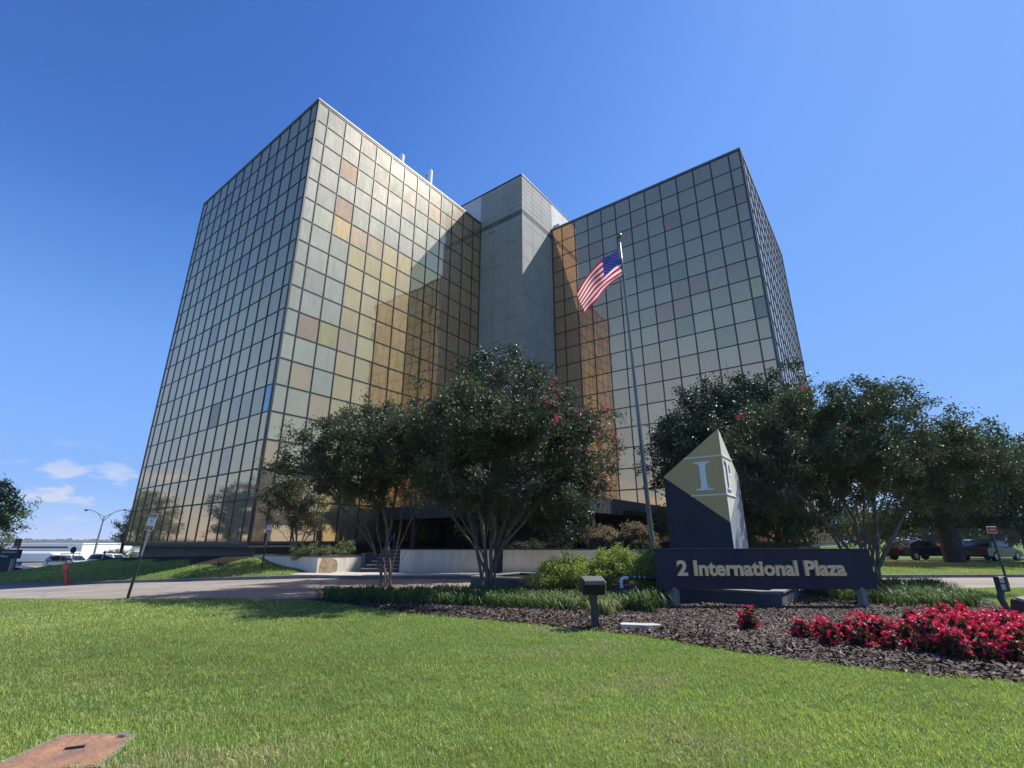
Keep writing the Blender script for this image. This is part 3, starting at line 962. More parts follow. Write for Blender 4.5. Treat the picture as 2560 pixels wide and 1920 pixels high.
for (a0, b0, d, n, wtot) in ((ca0, cb0, AX, -BX, 5.655), (ca0, cb0, BX, -AX, 5.765)):
    O = W(a0, b0, 0)
    nw = 3; w = wtot / nw
    zs = [0.0] + [1.3 + 2.14 * k for k in range(0, 16)]
    zs = [z for z in zs if z < 33.6] + [34.18]
    for k in range(len(zs) - 1):
        for c in range(nw): cpanel(O + d * (w * (c + .5)) + ZX * (zs[k] + zs[k + 1]) / 2, d, n, w, zs[k + 1] - zs[k], 'concrete')
    zs = np.linspace(34.78, HC, 8)
    for k in range(7):
        for c in range(nw): cpanel(O + d * (w * (c + .5)) + ZX * (zs[k] + zs[k + 1]) / 2, d, n, w, zs[k + 1] - zs[k], 'concrete')
    # dark ribbed band
    nb = 12
    for c in range(nb): cpanel(O + d * (wtot / nb * (c + .5)) + ZX * 34.48 - n * 0.02, d, n, wtot / nb, 0.6, 'concrete_dark')
# pale painted returns above the roofs
for (a0, b0, d, n, x0, x1) in ((ca0, cb0, AX, -BX, 5.66, 11.6), (ca0, cb0, BX, -AX, 5.77, 13.9)):
    O = W(a0, b0, 0)
    nn = 3; w = (x1 - x0) / nn
    for c in range(nn):
        cpanel(O + d * (x0 + w * (c + .5)) + ZX * (HC + 35.4) / 2 + n * .01, d, n, w, HC - 35.4, 'paint_light')
mb = MB(); abox(mb, ca0 - .05, ca1 + .05, cb0 - .05, cb1 + .05, HC, HC + 0.14)
mb.build('roof_edge', M['dark_fascia'], core)
for a in (-1.40, -1.85):
    c = W(a, 20.03, 33.6)
    MB().lathe(c + BX * 0.01, [(0.11, -.02), (0.11, .02), (0.08, .04)], 12, 0, AX, ZX, -BX).build('vent_pipe', M['black'], core)
MB().box(W(-5.9, 26.6, 35.95), (0.9, 0.5, 0.95), AX, BX).build('roof_vent', M['paint_light'], tower, bevel=0.03)
# panel antennas at the roof edge
for b, z in ((9.7, 38.05), (13.5, 38.9)):
    mb = MB()
    mb.lathe(W(1.5, b, 0), [(0.22, H), (0.24, H + .2), (0.24, z - .06), (0.19, z)], 10)
    o = mb.build('antenna', M['white'], tower, smooth=False)
    MB().tube([W(1.75, b - .25, H), W(1.75, b - .25, z - .6)], .05, 6).build('antenna_mast', M['steel'], tower)
MB().box(W(1.4, 11.6, H + .25), (.5, .5, .5), AX, BX).build('roof_box', M['white'], tower, bevel=.02)
MB().tube([W(1.4, 11.2, H), W(1.4, 11.2, 38.0)], .018, 5).build('lightning_rod', M['steel'], tower)

# entrance canopy between the wings: vertical-ribbed fascia boards, soffit, columns, dark lobby wall
can = thing('entrance_canopy', tuple(W(-9, 18, 0)), 'dark flat canopy with ribbed fascia filling the corner between the two wings', 'canopy')
mb = MB(); abox(mb, -17.44, -0.15, 9.56, 25.6, 3.62, 3.98)
mb.build('roof_slab', M['dark_fascia'], can)
mb = MB(); abox(mb, -17.3, -0.2, 9.7, 25.5, 3.25, 3.61)
mb.build('soffit', M['backing'], can)
nb = 54
for k in range(nb):
    b0 = 9.5 + k * 16.2 / nb; zt = 4.04; zb = 3.14 if b0 < 13.5 else 3.45
    MB().box(W(-17.5, b0 + 16.2 / nb / 2, (zt + zb) / 2), (16.2 / nb - .03, .06 + .01 * (k % 2), zt - zb), BX, AX).build('fascia_board', M['dark_fascia'], can)
for k in range(56):
    a0 = -17.5 + k * 17.3 / 56
    MB().box(W(a0 + .155, 9.5, 3.59), (17.3 / 56 - .03, .06, .9), AX, BX).build('fascia_board', M['dark_fascia'], can)
for a, b in ((-17.2, 10.2), (-17.2, 18.0), (-9, 10.2), (-3, 10.2)):
    MB().box(W(a, b, 2.2), (.35, .35, 2.3), AX, BX).build('column', M['dark_fascia'], can)
# lobby glazing set back under the canopy
mb = MB(); abox(mb, -12.5, -1.0, 15.5, 25.6, 1.2, 3.3)
mb.build('lobby_wall', M['black'], can)
for k in range(7):
    MB().box(W(-12.56, 16.2 + k * 1.3, 2.2), (1.1, .04, 1.9), BX, AX).build('lobby_window', M['carglass'], can)

# ------------------------------------------------------------------ terrace, planters, steps
def wallthing(name, label, pts, z0, z1, thick, mat, capmat, base, closed=False, cat='wall', patch=None):
    t = thing(name, base, label, cat)
    for k in range(len(pts) - 1):
        a, b = np.array([*pts[k], 0.]), np.array([*pts[k + 1], 0.])
        d = unit(b - a); n = np.array([d[1], -d[0], 0])
        L_ = np.linalg.norm(b - a)
        c = (a + b) / 2 - n * thick / 2
        MB().box(c + ZX * (z0 + z1) / 2, (L_, thick, z1 - z0), d, n).build('wall_face', mat, t)
        MB().box(c + ZX * (z1 + .025) + n * 0.0, (L_ + .04, thick + .06, .05), d, n).build('wall_cap', capmat, t)
    return t
rw = wallthing('retaining_wall', 'long pale stucco retaining wall in front of the entrance terrace', [(-5.75, 26.45), (7.3, 25.66), (11.5, 29.4)], -0.2, 1.21, 0.3, M['stucco'], M['cap_dark'], (0, 26, 0))
mb = MB()
mb.prism([(-5.75, 26.7), (7.1, 25.95), (11.2, 29.6), (13, 36), (4, 45), (-9, 39), (-9.5, 33.5), (-5.75, 28)], (0, 0, 0), (1, 0, 0), (0, 1, 0), (0, 0, 1), 1.17)
tag(mb.build('terrace', M['mulch']), kind='structure')
pw = wallthing('planter_wall', 'low stucco planter wall with a peeled brown patch at its corner', [(-15.3, 30.35), (-9.9, 26.28)], -0.2, 0.86, 0.3, M['stucco'], M['cap_dark'], (-9.9, 26.3, 0))
a, b = np.array([-9.9, 26.28, 0]), np.array([-9.9, 26.28, 0]) + BX * 2.7; d = unit(b - a); n = np.array([d[1], -d[0], 0]); L_ = np.linalg.norm(b - a)
MB().box((a + b) / 2 - n * .15 + ZX * .33 + d * .0, (L_ - .01, .296, 1.06), d, n).build('wall_face', M['stucco'], pw)
MB().box((a + b) / 2 - n * .15 + ZX * .885, (L_ + .03, .35, .05), d, n).build('wall_cap', M['cap_dark'], pw)
patch = [(.12, .05), (.75, .10), (1.12, .12), (1.17, .30), (1.16, .50), (1.08, .66), (.97, .72), (.80, .73), (.80, .84), (.40, .83), (.22, .80), (.13, .45)]
MB().prism(patch, a + n * .003, d, ZX, n, .006).build('peeled_patch', M['bare_patch'], pw)
# lip of the broken render round the patch
lip = [np.array(a + d * u + ZX * v + n * .008) for u, v in patch[2:9]]
MB().tube(lip, .012, 5).build('render_edge', M['cap_dark'], pw)
mb = MB()
mb.prism([(-14.9, 30.3), (-9.9, 26.6), (-8.5, 28.5), (-9.2, 30.2), (-13.2, 33.4)], (0, 0, 0), (1, 0, 0), (0, 1, 0), (0, 0, 1), .80)
tag(mb.build('planter_soil', M['mulch']), kind='structure')
stp = thing('entrance_steps', (-6.6, 27, 0), 'dark steps with pale nosings between the two stucco walls', 'steps')
for k in range(6):
    x0 = -7.75 + (0.18 * k if k < 4 else .55)
    z0, z1 = .13 + k * .172, .13 + (k + 1) * .172
    y0 = 26.5 + k * .33
    MB().bb(x0, -5.78, y0, y0 + .5 + (5 - k) * .02, z0 - .1, z1).build('step', M['cap_dark'], stp)
    MB().bb(x0, -5.79, y0 - .012, y0 + .05, z1 - .02, z1 + .006).build('nosing', M['walk'], stp)
MB().bb(-8.35, -8.1, 28.4, 30.5, 0, 1.0).build('cheek_wall', M['base_wall'], stp)
hr = thing('handrail', (-6.4, 27, 0), 'blue tubular handrail rising along the entrance steps', 'handrail')
MB().tube([(-6.62, 26.75, .3), (-6.62, 26.75, 1.15), (-6.62, 27.1, 1.3), (-6.62, 28.6, 2.05), (-6.62, 28.6, 1.15)], .022, 6).build('rail', M['rail_blue'], hr)
# ------------------------------------------------------------------ trees and shrubs
def leaves_mesh(name, C, N, D, L_, w, tint, mat, parent):
    """diamond leaves folded along the midrib: centres C, normals N, directions D"""
    n = len(C)
    S = unit(np.cross(N, D)); Nn = np.cross(D, S)
    L_ = np.asarray(L_)[:, None]; w = np.asarray(w)[:, None]
    fold = Nn * w * 0.35
    V = np.stack([C - D * L_ * .5, C + S * w * .5 + fold - D * L_ * .05, C + D * L_ * .5, C - S * w * .5 + fold - D * L_ * .05], 1).reshape(-1, 3)
    i = np.arange(n)[:, None] * 4
    F = np.concatenate([i + np.array([[0, 1, 2]]), i + np.array([[0, 2, 3]])])
    return np_mesh(name, V, F, mat, parent, tint=np.concatenate([tint, tint]))

def in_ell(n, ells, shell=0.45, seed=0, zcut=None):
    """points in a union of ellipsoids, denser towards the outside"""
    r = np.random.default_rng(seed)
    vol = np.array([k[3] * k[4] * k[5] for k in ells]); pr = vol / vol.sum()
    k = r.choice(len(ells), n, p=pr)
    E_ = np.array(ells, float)[k]
    u = unit(r.normal(0, 1, (n, 3)))
    rad = r.random(n) ** shell
    P = E_[:, :3] + u * rad[:, None] * E_[:, 3:6]
    return P

def grow(base_stems, targets, step, seed, bend=0.18, crown_r=None):
    """stems first, then every target is joined to the nearest part of the growing tree"""
    r = np.random.default_rng(seed)
    pos = []; par = []
    for st_ in base_stems:
        for k, p in enumerate(st_):
            pos.append(np.array(p, float)); par.append(-1 if k == 0 else len(pos) - 2)
    root = np.mean([s[0] for s in base_stems], axis=0)
    order_ = np.argsort(np.linalg.norm(targets - root, axis=1))
    cap_ = len(pos) + len(targets) * 14
    A_ = np.zeros((cap_, 3)); n = len(pos); A_[:n] = pos
    first = np.zeros(cap_, bool)
    k0 = 0
    for st_ in base_stems:
        first[k0:k0 + max(1, len(st_) // 2)] = True; k0 += len(st_)
    pd = np.zeros(cap_)
    for i in range(n):
        pd[i] = 0 if par[i] < 0 else pd[par[i]] + np.linalg.norm(A_[i] - A_[par[i]])
    ends = []
    for t in targets[order_]:
        dv = t - A_[:n]; dist = np.linalg.norm(dv, axis=1)
        cost = dist + 0.12 * pd[:n] + 0.5 * np.clip(A_[:n, 2] - t[2], 0, None) + first[:n] * 2.0
        j = int(np.argmin(cost))
        L0 = dist[j]; m = max(1, int(L0 / step))
        p0 = A_[j]; prev = j
        side = r.normal(0, 1, 3) * bend * L0
        for q_ in range(1, m + 1):
            f = q_ / m
            p = p0 + (t - p0) * f + side * math.sin(math.pi * f) * .5 + np.array([0, 0, .12 * L0 * math.sin(math.pi * f)])
            A_[n] = p; par.append(prev); pd[n] = pd[prev] + L0 / m; prev = n; n += 1
        ends.append(prev)
    return A_[:n], np.array(par), np.array(ends)

def bark_mesh(name, P, par, r_tip, r_base_target, mat, parent, n_=5, expo=2.4, pieces=None):
    n = len(P); w = np.zeros(n)
    has = np.zeros(n, bool); has[par[par >= 0]] = True
    w[~has] = r_tip ** expo
    for i in range(n - 1, -1, -1):
        if par[i] >= 0: w[par[i]] += w[i]
    rad = w ** (1 / expo)
    roots = np.where(par < 0)[0]
    rad = rad * (r_base_target / rad[roots].max()) ** np.clip((rad / rad[roots].max()) ** .35, 0, 1)
    kids = np.where(par >= 0)[0]
    a, b = P[par[kids]], P[kids]
    ra, rb = rad[par[kids]], rad[kids]
    ra = np.minimum(ra, rb * 1.6 + .002)
    T = unit(b - a)
    up = np.where(np.abs(T[:, 2:3]) < .9, np.array([[0, 0, 1.]]), np.array([[1., 0, 0]]))
    X = unit(np.cross(up, T)); Y = np.cross(T, X)
    ang = np.arange(n_) * 2 * np.pi / n_
    cs, sn = np.cos(ang), np.sin(ang)
    R0 = a[:, None, :] + ra[:, None, None] * (cs[None, :, None] * X[:, None, :] + sn[None, :, None] * Y[:, None, :])
    be = b + T * (rb * .4)[:, None]
    R1 = be[:, None, :] + rb[:, None, None] * (cs[None, :, None] * X[:, None, :] + sn[None, :, None] * Y[:, None, :])
    V = np.concatenate([R0, R1], 1).reshape(-1, 3)
    k = np.arange(len(kids))[:, None] * (2 * n_)
    F = np.concatenate([k + np.array([[q_, (q_ + 1) % n_, n_ + (q_ + 1) % n_, n_ + q_]]) for q_ in range(n_)])
    return np_mesh(name, V, F, mat, parent, smooth=True)

def foliage(name, P, par, ends, per, spread, L_, w, cols, probs, mat, parent, seed, up=0.35, var=0.3, droop=0.0):
    r = np.random.default_rng(seed)
    T = np.repeat(np.arange(len(ends)), per)
    e_ = ends[T]
    # leaves strung along the last two twig segments
    q_ = par[e_]; f = r.random(len(e_))[:, None]
    C = P[e_] * (1 - f) + P[np.where(q_ >= 0, q_, e_)] * f
    C = C + r.normal(0, 1, C.shape) * spread * np.array([1, 1, .8])
    out = unit(C - P[e_] + 1e-6)
    N = unit(r.normal(0, 1, C.shape) + np.array([0, 0, up * 2]))
    D = unit(np.cross(N, r.normal(0, 1, C.shape)) + np.array([0, 0, -droop]))
    cl = np.array(cols, float)
    clump = r.choice(len(cl), len(ends), p=probs)
    ci = np.where(r.random(len(T)) < .55, clump[T], r.choice(len(cl), len(T), p=probs))
    tint = cl[ci] * r.uniform(1 - var, 1 + var, (len(T), 1))
    n = len(C)
    return leaves_mesh(name, C, N, D, L_ * r.uniform(.6, 1.25, n), w * r.uniform(.7, 1.2, n), tint, mat, parent)

def make_tree(name, label, base, stems, ells, n_t, per, spread, L_, w, cols, probs, seed, leafm, barkm, r_base, r_tip=.006, step=.4, group=None,
              shell=.45, bend=.18, cat='tree', drop_low=None, blossoms=None, trunkname='trunk', gaps=0.0, open_low=None):
    t = thing(name, base, label, cat, group)
    T = in_ell(n_t, ells, shell, seed)
    r = np.random.default_rng(seed + 1)
    T = T + r.normal(0, .12, T.shape)
    # ragged outline: some twigs reach past the crown, low centre kept open so the stems show
    cc = np.mean(np.array(ells)[:, :3], axis=0)
    k_ = r.random(len(T)) < .16
    T[k_] = cc + (T[k_] - cc) * r.uniform(1.06, 1.24, (k_.sum(), 1)) * np.array([1, 1, .92])
    if open_low is not None:
        xc, hw, zt_, keep = open_low
        m_ = (np.abs(T[:, 0] - xc) < hw) & (T[:, 2] < zt_) & (r.random(len(T)) > keep)
        T = T[~m_]
    if gaps:
        v = np.sin(T[:, 0] * 1.7 + seed) + np.sin(T[:, 1] * 1.9 + seed * 2) + np.sin(T[:, 2] * 2.3 + seed * 3)
        T = T[v > -1.9 + gaps * 1.2]
    if drop_low is not None: T = T[T[:, 2] > drop_low]
    P, par, ends = grow(stems, T, step, seed, bend)
    bark_mesh(trunkname, P, par, r_tip, r_base, barkm, t)
    foliage('crown', P, par, ends, per, spread, L_, w, cols, probs, leafm, t, seed + 2)
    if blossoms:
        n_b, colsb, sel = blossoms
        e_ = ends[np.argsort(-sel(P[ends]) - r.random(len(ends)) * 2.6)[:n_b * 3]]
        e_ = r.choice(e_, n_b, replace=False)
        for q_ in e_:
            m = int(r.integers(28, 60))
            c = P[q_] + np.array([0, 0, .10])
            C = c + r.normal(0, 1, (m, 3)) * np.array([.055, .055, .09])
            N = unit(r.normal(0, 1, (m, 3))); D = unit(np.cross(N, r.normal(0, 1, (m, 3))))
            ti = np.array(colsb)[r.choice(len(colsb), m)] * r.uniform(.8, 1.2, (m, 1))
            leaves_mesh('blossom', C, N, D, np.full(m, .05), np.full(m, .045), ti, M['petal'], t)
    return t, P, ends

def stem_path(b, tip, k, lean, seed):
    r = np.random.default_rng(seed)
    b, tip = np.array(b, float), np.array(tip, float)
    out = []
    for i in range(k):
        f = i / (k - 1)
        # rise steeply, spread outward later
        xy = b[:2] + (tip[:2] - b[:2]) * (f ** lean)
        z = b[2] + (tip[2] - b[2]) * f
        w_ = .05 * math.sin(math.pi * f)
        out.append((xy[0] + r.normal(0, w_), xy[1] + r.normal(0, w_), z))
    return out

CRAPE = [(0.06, 0.093, 0.049), (0.086, 0.105, 0.054), (0.116, 0.099, 0.067), (0.147, 0.093, 0.079), (0.08, 0.069, 0.057), (0.106, 0.142, 0.054)]
CRP = [.30, .22, .18, .10, .10, .10]
GREEN = [(0.060, 0.108, 0.036), (0.090, 0.144, 0.043), (0.132, 0.174, 0.053), (0.096, 0.096, 0.043)]
HOLLY = [(0.034, 0.071, 0.039), (0.048, 0.092, 0.048), (0.067, 0.113, 0.057), (0.052, 0.071, 0.046)]
PINK = [(0.62, 0.075, 0.20), (0.72, 0.13, 0.28), (0.5, .05, .14)]

# large crape myrtle in the middle
b = (-0.8, 17.2)
stems = []
tips = [(-3.1, 16.6, 4.2), (-2.2, 18.0, 4.8), (-1.5, 16.2, 5.2), (-.9, 17.6, 5.6), (-.2, 16.4, 5.4), (.4, 17.8, 5.4), (1.0, 16.6, 5.0), (1.9, 17.4, 4.6), (-2.6, 15.9, 3.2), (1.7, 16.2, 3.8), (-.4, 15.8, 4.4)]
for i, t_ in enumerate(tips):
    a_ = i * 2.4
    stems.append(stem_path((b[0] + .22 * math.cos(a_), b[1] + .20 * math.sin(a_), 0.03), t_, 8, 1.35, 50 + i))
make_tree('crape_myrtle', 'largest many-stemmed crape myrtle with pink blossoms, centre of the bed', (b[0], b[1], 0), stems,
          [(-.5, 16.7, 5.0, 3.3, 3.5, 2.4), (-2.2, 16.5, 4.7, 2.2, 2.9, 2.1), (1.6, 16.7, 4.6, 2.0, 2.9, 2.2), (-.1, 16.8, 6.3, 2.1, 2.3, 1.35), (-.4, 16.2, 3.4, 2.3, 2.6, .8), (2.2, 16.8, 3.4, 1.2, 1.6, .8), (-1.2, 14.7, 5.3, 2.0, 1.7, 1.4)],
          1500, 64, .14, .13, .064, CRAPE, CRP, 11, M['leaf'], M['bark'], .072, .004, group='crape myrtles in the planting bed', shell=.5,
          blossoms=(20, PINK, lambda P: P[:, 0] * 1.1 + P[:, 2] * .5 - .45 * P[:, 1]), gaps=.6, drop_low=2.5, open_low=(-.6, 1.7, 4.2, .5))
# left crape myrtle
b = (-4.62, 19.2)
tips = [(-7.6, 18.9, 4.0), (-6.8, 18.3, 4.6), (-6.0, 19.9, 4.8), (-5.2, 18.6, 5.0), (-4.4, 19.8, 5.0), (-3.7, 18.5, 4.6), (-3.2, 19.6, 4.0), (-6.6, 20.0, 3.4), (-3.0, 18.9, 3.0)]
stems = [stem_path((b[0] + .2 * math.cos(i * 2.4), b[1] + .18 * math.sin(i * 2.4), 0.03), t_, 8, 1.3, 80 + i) for i, t_ in enumerate(tips)]
make_tree('crape_myrtle', 'dark crape myrtle left of the largest one, spreading towards the gold glass', (b[0], b[1], 0), stems,
          [(-5.5, 18.9, 4.9, 2.6, 3.0, 1.9), (-7.5, 18.8, 4.6, 1.8, 2.0, 1.4), (-3.9, 18.9, 5.0, 1.8, 2.6, 1.8), (-4.9, 18.8, 5.9, 1.8, 2.1, 1.1), (-5.4, 18.6, 3.5, 1.7, 2.2, .8), (-5.6, 16.7, 4.7, 1.9, 1.7, 1.2)],
          1020, 64, .14, .13, .064, [GREEN[0]] + CRAPE, [.2, .28, .16, .12, .08, .08, .08], 23, M['leaf'], M['bark'], .062, .004, group='crape myrtles in the planting bed', shell=.5,
          blossoms=(4, PINK, lambda P: P[:, 2] - .6 * P[:, 1]), gaps=.65, drop_low=2.5, open_low=(-5.2, 1.4, 3.9, .5))
# right crape myrtle
b = (12.4, 18.0)
tips = [(9.0, 17.4, 4.2), (10.0, 18.6, 4.8), (10.9, 17.2, 5.2), (11.8, 18.3, 5.5), (12.8, 17.2, 5.4), (13.8, 18.4, 5.2), (14.8, 17.6, 5.0), (15.9, 18.2, 4.4), (9.6, 17.0, 3.4), (14.6, 17.0, 3.8), (11.3, 16.6, 4.6), (12.3, 16.8, 4.9), (13.3, 16.6, 4.6), (11.8, 17.6, 5.4)]
stems = [stem_path((b[0] + .24 * math.cos(i * 2.4), b[1] + .2 * math.sin(i * 2.4), 0.03), t_, 8, 1.25, 110 + i) for i, t_ in enumerate(tips)]
make_tree('crape_myrtle', 'crape myrtle with twisting trunks right of the navy sign', (b[0], b[1], 0), stems,
          [(12.6, 17.8, 5.4, 2.9, 3.0, 2.0), (10.2, 17.6, 5.1, 2.2, 2.5, 1.9), (15.4, 18.1, 5.0, 2.2, 2.1, 1.8), (13.6, 18, 6.6, 1.9, 1.6, 1.1), (11.0, 18, 6.4, 1.6, 1.5, 1.0), (12.4, 17.6, 3.6, 3.2, 2, .9), (9.3, 17.3, 3.3, 1.7, 1.6, 1.0), (15.8, 18, 3.3, 1.9, 1.7, 1.0), (17.3, 18.2, 4.8, 1.7, 1.6, 1.4), (9.0, 17.6, 4.6, 1.7, 1.7, 2.0)],
          1300, 66, .14, .13, .064, CRAPE + [GREEN[1]], [.34, .2, .12, .06, .10, .10, .08], 37, M['leaf'], M['bark'], .072, .004, group='crape myrtles in the planting bed', shell=.5,
          blossoms=(2, PINK, lambda P: P[:, 2] - P[:, 0] * .5), gaps=.6, drop_low=2.5, open_low=(12.4, 2.0, 4.0, .5))
# small crape myrtle in the left planter
b = (-11.9, 28.4)
tips = [(-13.6, 28.3, 2.9), (-12.9, 28.8, 3.5), (-12.1, 28.0, 3.7), (-11.3, 28.7, 3.5), (-10.6, 28.2, 2.9)]
stems = [stem_path((b[0] + .12 * math.cos(i * 2.4), b[1] + .12 * math.sin(i * 2.4), 0.8), t_, 6, 1.2, 140 + i) for i, t_ in enumerate(tips)]
make_tree('crape_myrtle', 'small crape myrtle with reddish tips growing in the left planter', (b[0], b[1], .8), stems,
          [(-12.3, 28.4, 3.6, 2.0, 1.7, 1.3), (-13.4, 28.4, 4.0, 1.1, 1.2, 1.0), (-11.2, 28.4, 3.1, 1.3, 1.3, 1.0), (-12.6, 28.2, 4.6, 1.0, 1.0, .7)],
          300, 60, .15, .14, .065, CRAPE + [(0.17, .07, .05), (.10, .13, .035)], [.2, .16, .14, .1, .05, .1, .13, .12], 41, M['leaf'], M['bark'], .06, .005, gaps=.45)
# holly behind the large crape myrtle
def straight_tree(name, label, x, y, z0, h0, ells, n_t, per, spread, L_, w, cols, probs, seed, leafm, barkm, rb, group=None, **kw):
    zt = max(k[2] + k[5] * .7 for k in ells)
    st_ = [[(x, y, z0), (x + .03, y, z0 + h0 * .5), (x - .02, y + .03, z0 + h0), (x, y, z0 + h0 + (zt - z0 - h0) * .35), (x + .05, y, z0 + h0 + (zt - z0 - h0) * .7), (x, y, zt)]]
    return make_tree(name, label, (x, y, z0), st_, ells, n_t, per, spread, L_, w, cols, probs, seed, leafm, barkm, rb, group=group, **kw)
straight_tree('holly_tree', 'glossy dark evergreen whose top rises behind the largest crape myrtle', -0.66, 24.4, 0, 2.2,
              [(-.3, 24.4, 6.0, 3.0, 2.4, 3.2), (-.8, 24.5, 9.4, 1.9, 1.7, 1.8), (-1.7, 24.5, 10.9, .8, .8, 1.1), (-.2, 24.3, 11.0, .7, .7, .9), (.9, 24.4, 10.0, .9, .9, .9), (2.2, 24.3, 4.6, 1.8, 1.6, 2.3), (-.3, 24.4, 3.6, 2.6, 2, 1.6), (2.7, 24.1, 3.9, 1.6, 1.6, 2.7)],
              900, 70, .18, .16, .085, HOLLY, [.35, .3, .2, .15], 53, M['holly'], M['darkbark'], .22, shell=.4)
straight_tree('holly_tree', 'broad dark evergreen standing behind the pyramid sign', 11.4, 24.2, 0.1, 1.5,
              [(10.6, 24.2, 5.6, 3.6, 2.6, 3.6), (8.6, 24.0, 5.6, 1.9, 1.8, 2.2), (11.0, 24.2, 8.0, 2.4, 2, 1.9), (12.6, 24.4, 8.2, 2.2, 1.9, 1.6), (15.0, 24.6, 9.9, 1.0, 1.0, 1.2), (14.0, 24.4, 7.6, 2.0, 1.8, 1.8), (13.2, 24, 4.0, 2.6, 2, 2.6), (9.8, 24, 3.2, 2.8, 1.8, 1.7), (16.2, 24.6, 5.4, 2.2, 2, 2.6)],
              1150, 70, .20, .18, .095, HOLLY, [.38, .3, .17, .15], 59, M['holly'], M['darkbark'], .24, shell=.4)
# trees on the right-hand lawn
straight_tree('shade_tree', 'big dark tree with a thick trunk on the right-hand lawn', 29.4, 34.2, .3, 2.6,
              [(30, 34.5, 6.2, 5.2, 4.2, 3.2), (27.0, 34, 5.2, 3.0, 3, 2.4), (34.2, 34.8, 5.8, 3.8, 3.4, 3.2), (31.5, 34.5, 7.6, 3.4, 3, 1.9), (33, 34, 3.7, 4, 3, 1.6), (26.6, 33.6, 3.6, 2.6, 2.6, 1.5), (36.5, 34.6, 4.2, 3, 3, 2.2)],
              760, 60, .32, .24, .12, HOLLY + [GREEN[1]], [.3, .25, .15, .15, .15], 61, M['leaf'], M['darkbark'], .62, shell=.45, step=.7, gaps=.3)
straight_tree('shade_tree', 'dark tree cut off by the right edge of the frame', 41.5, 41.0, .35, 2.5,
              [(41, 41, 6.2, 5.0, 4.2, 3.6), (38, 41, 5.6, 3.2, 3, 2.8), (44.5, 41, 6.4, 4, 4, 3.4)],
              560, 56, .34, .26, .13, HOLLY + [GREEN[1]], [.3, .25, .15, .15, .15], 67, M['leaf'], M['darkbark'], .4, shell=.45, step=.7, gaps=.3)
b = (29.8, 40.5)
stems = [stem_path((b[0] + .15 * math.cos(i * 2.4), b[1] + .12 * math.sin(i * 2.4), .3), t_, 6, 1.0, 170 + i) for i, t_ in enumerate([(27.6, 40.4, 2.3), (28.6, 41, 2.9), (29.6, 40.2, 3.1), (30.6, 41, 2.9), (31.6, 40.4, 2.3)])]
make_tree('crape_myrtle', 'low shrubby many-stemmed tree on the far lawn beyond the right crape myrtle', (b[0], b[1], .3), stems,
          [(29.6, 40.5, 3.0, 2.7, 2, 1.3), (28.2, 40.5, 2.6, 1.6, 1.5, 1.0)], 190, 36, .2, .18, .09, GREEN + [CRAPE[2]], [.3, .25, .15, .15, .15], 71, M['leaf'], M['bark'], .07, shell=.5)
# trees to the left, seen directly and mirrored in the left facade
def gz(x, y): return float(G(x, y))
straight_tree('shade_tree', 'leafy tree at the left edge of the frame beside the road', -41.4, 36.0, gz(-41.4, 36), 2.2,
              [(-40.2, 36, 4.0, 4.0, 3.4, 2.4), (-37.2, 35.8, 2.9, 2.0, 1.9, 1.4), (-42.4, 36.5, 6.2, 3.2, 3.0, 2.2), (-38.8, 35.9, 5.2, 1.9, 2.0, 1.2)],
              420, 40, .22, .22, .12, GREEN, [.35, .3, .2, .15], 73, M['softleaf'], M['darkbark'], .25, shell=.5, step=.6, gaps=.6)
straight_tree('shade_tree', 'tree mirrored at the bottom left of the gold glass facade', -53.5, 49.5, gz(-53.5, 49.5), 2.2,
              [(-53.5, 49.5, 4.0, 5.0, 4.4, 3.6), (-49.5, 47.5, 3.4, 3.2, 3, 2.4), (-57.5, 51.5, 4.6, 3.2, 3, 2.4), (-52, 48.5, 6.2, 2.6, 2.4, 1.6)],
              420, 40, .26, .25, .13, GREEN, [.35, .3, .2, .15], 79, M['softleaf'], M['darkbark'], .28, shell=.5, step=.7, gaps=.5)
straight_tree('cedar_tree', 'small conical tree by the road beyond the direction sign', -44.5, 44.0, gz(-44.5, 44), .3,
              [(-44.5, 44, gz(-44.5, 44) + 1.3, 1.4, 1.4, 1.2), (-44.5, 44, gz(-44.5, 44) + 2.3, .9, .9, 1.1)],
              130, 40, .14, .13, .06, GREEN, [.35, .3, .2, .15], 83, M['softleaf'], M['darkbark'], .09, shell=.45)
straight_tree('pine_tree', 'dark tree whose branches show past the left end of the tower', -50.3, 66.0, gz(-50.3, 66), 1.6,
              [(-49.8, 66, 2.4, 2.0, 2, 1.1), (-50.4, 66, 3.6, 1.6, 1.3, .7), (-48.6, 66, 4.6, 2.2, 2, 1.3)],
              170, 40, .22, .22, .09, HOLLY, [.35, .3, .2, .15], 89, M['leaf'], M['darkbark'], .2, shell=.5, step=.6, gaps=.4)
def bush(name, label, x, y, z, rx, ry, rz, n_t, per, spread, L_, w, cols, probs, seed, leafm, group=None, cat='shrub', extra=None, blossoms=None):
    ells = [(x, y, z + rz * .55, rx, ry, rz * .62)] + (extra or [])
    st_ = [[(x + .1 * k, y + .08 * ((k * 7) % 3 - 1), z), (x + .25 * k * rx, y, z + rz * .3), (x + .38 * k * rx, y, z + rz * .6)] for k in (-1, 0, 1)]
    return make_tree(name, label, (x, y, z), st_, ells, n_t, per, spread, L_, w, cols, probs, seed, leafm, M['darkbark'], .02, .004, step=.15, group=group, shell=.35, cat=cat, trunkname='stem', blossoms=blossoms)
bush('shrub', 'rounded olive bush in the dry grass behind the parked cars', -52.3, 68, gz(-52.3, 68), 2.6, 1.8, 1.9, 120, 36, .2, .2, .1, GREEN + [(.12, .13, .04)], [.2, .2, .2, .2, .2], 91, M['softleaf'])
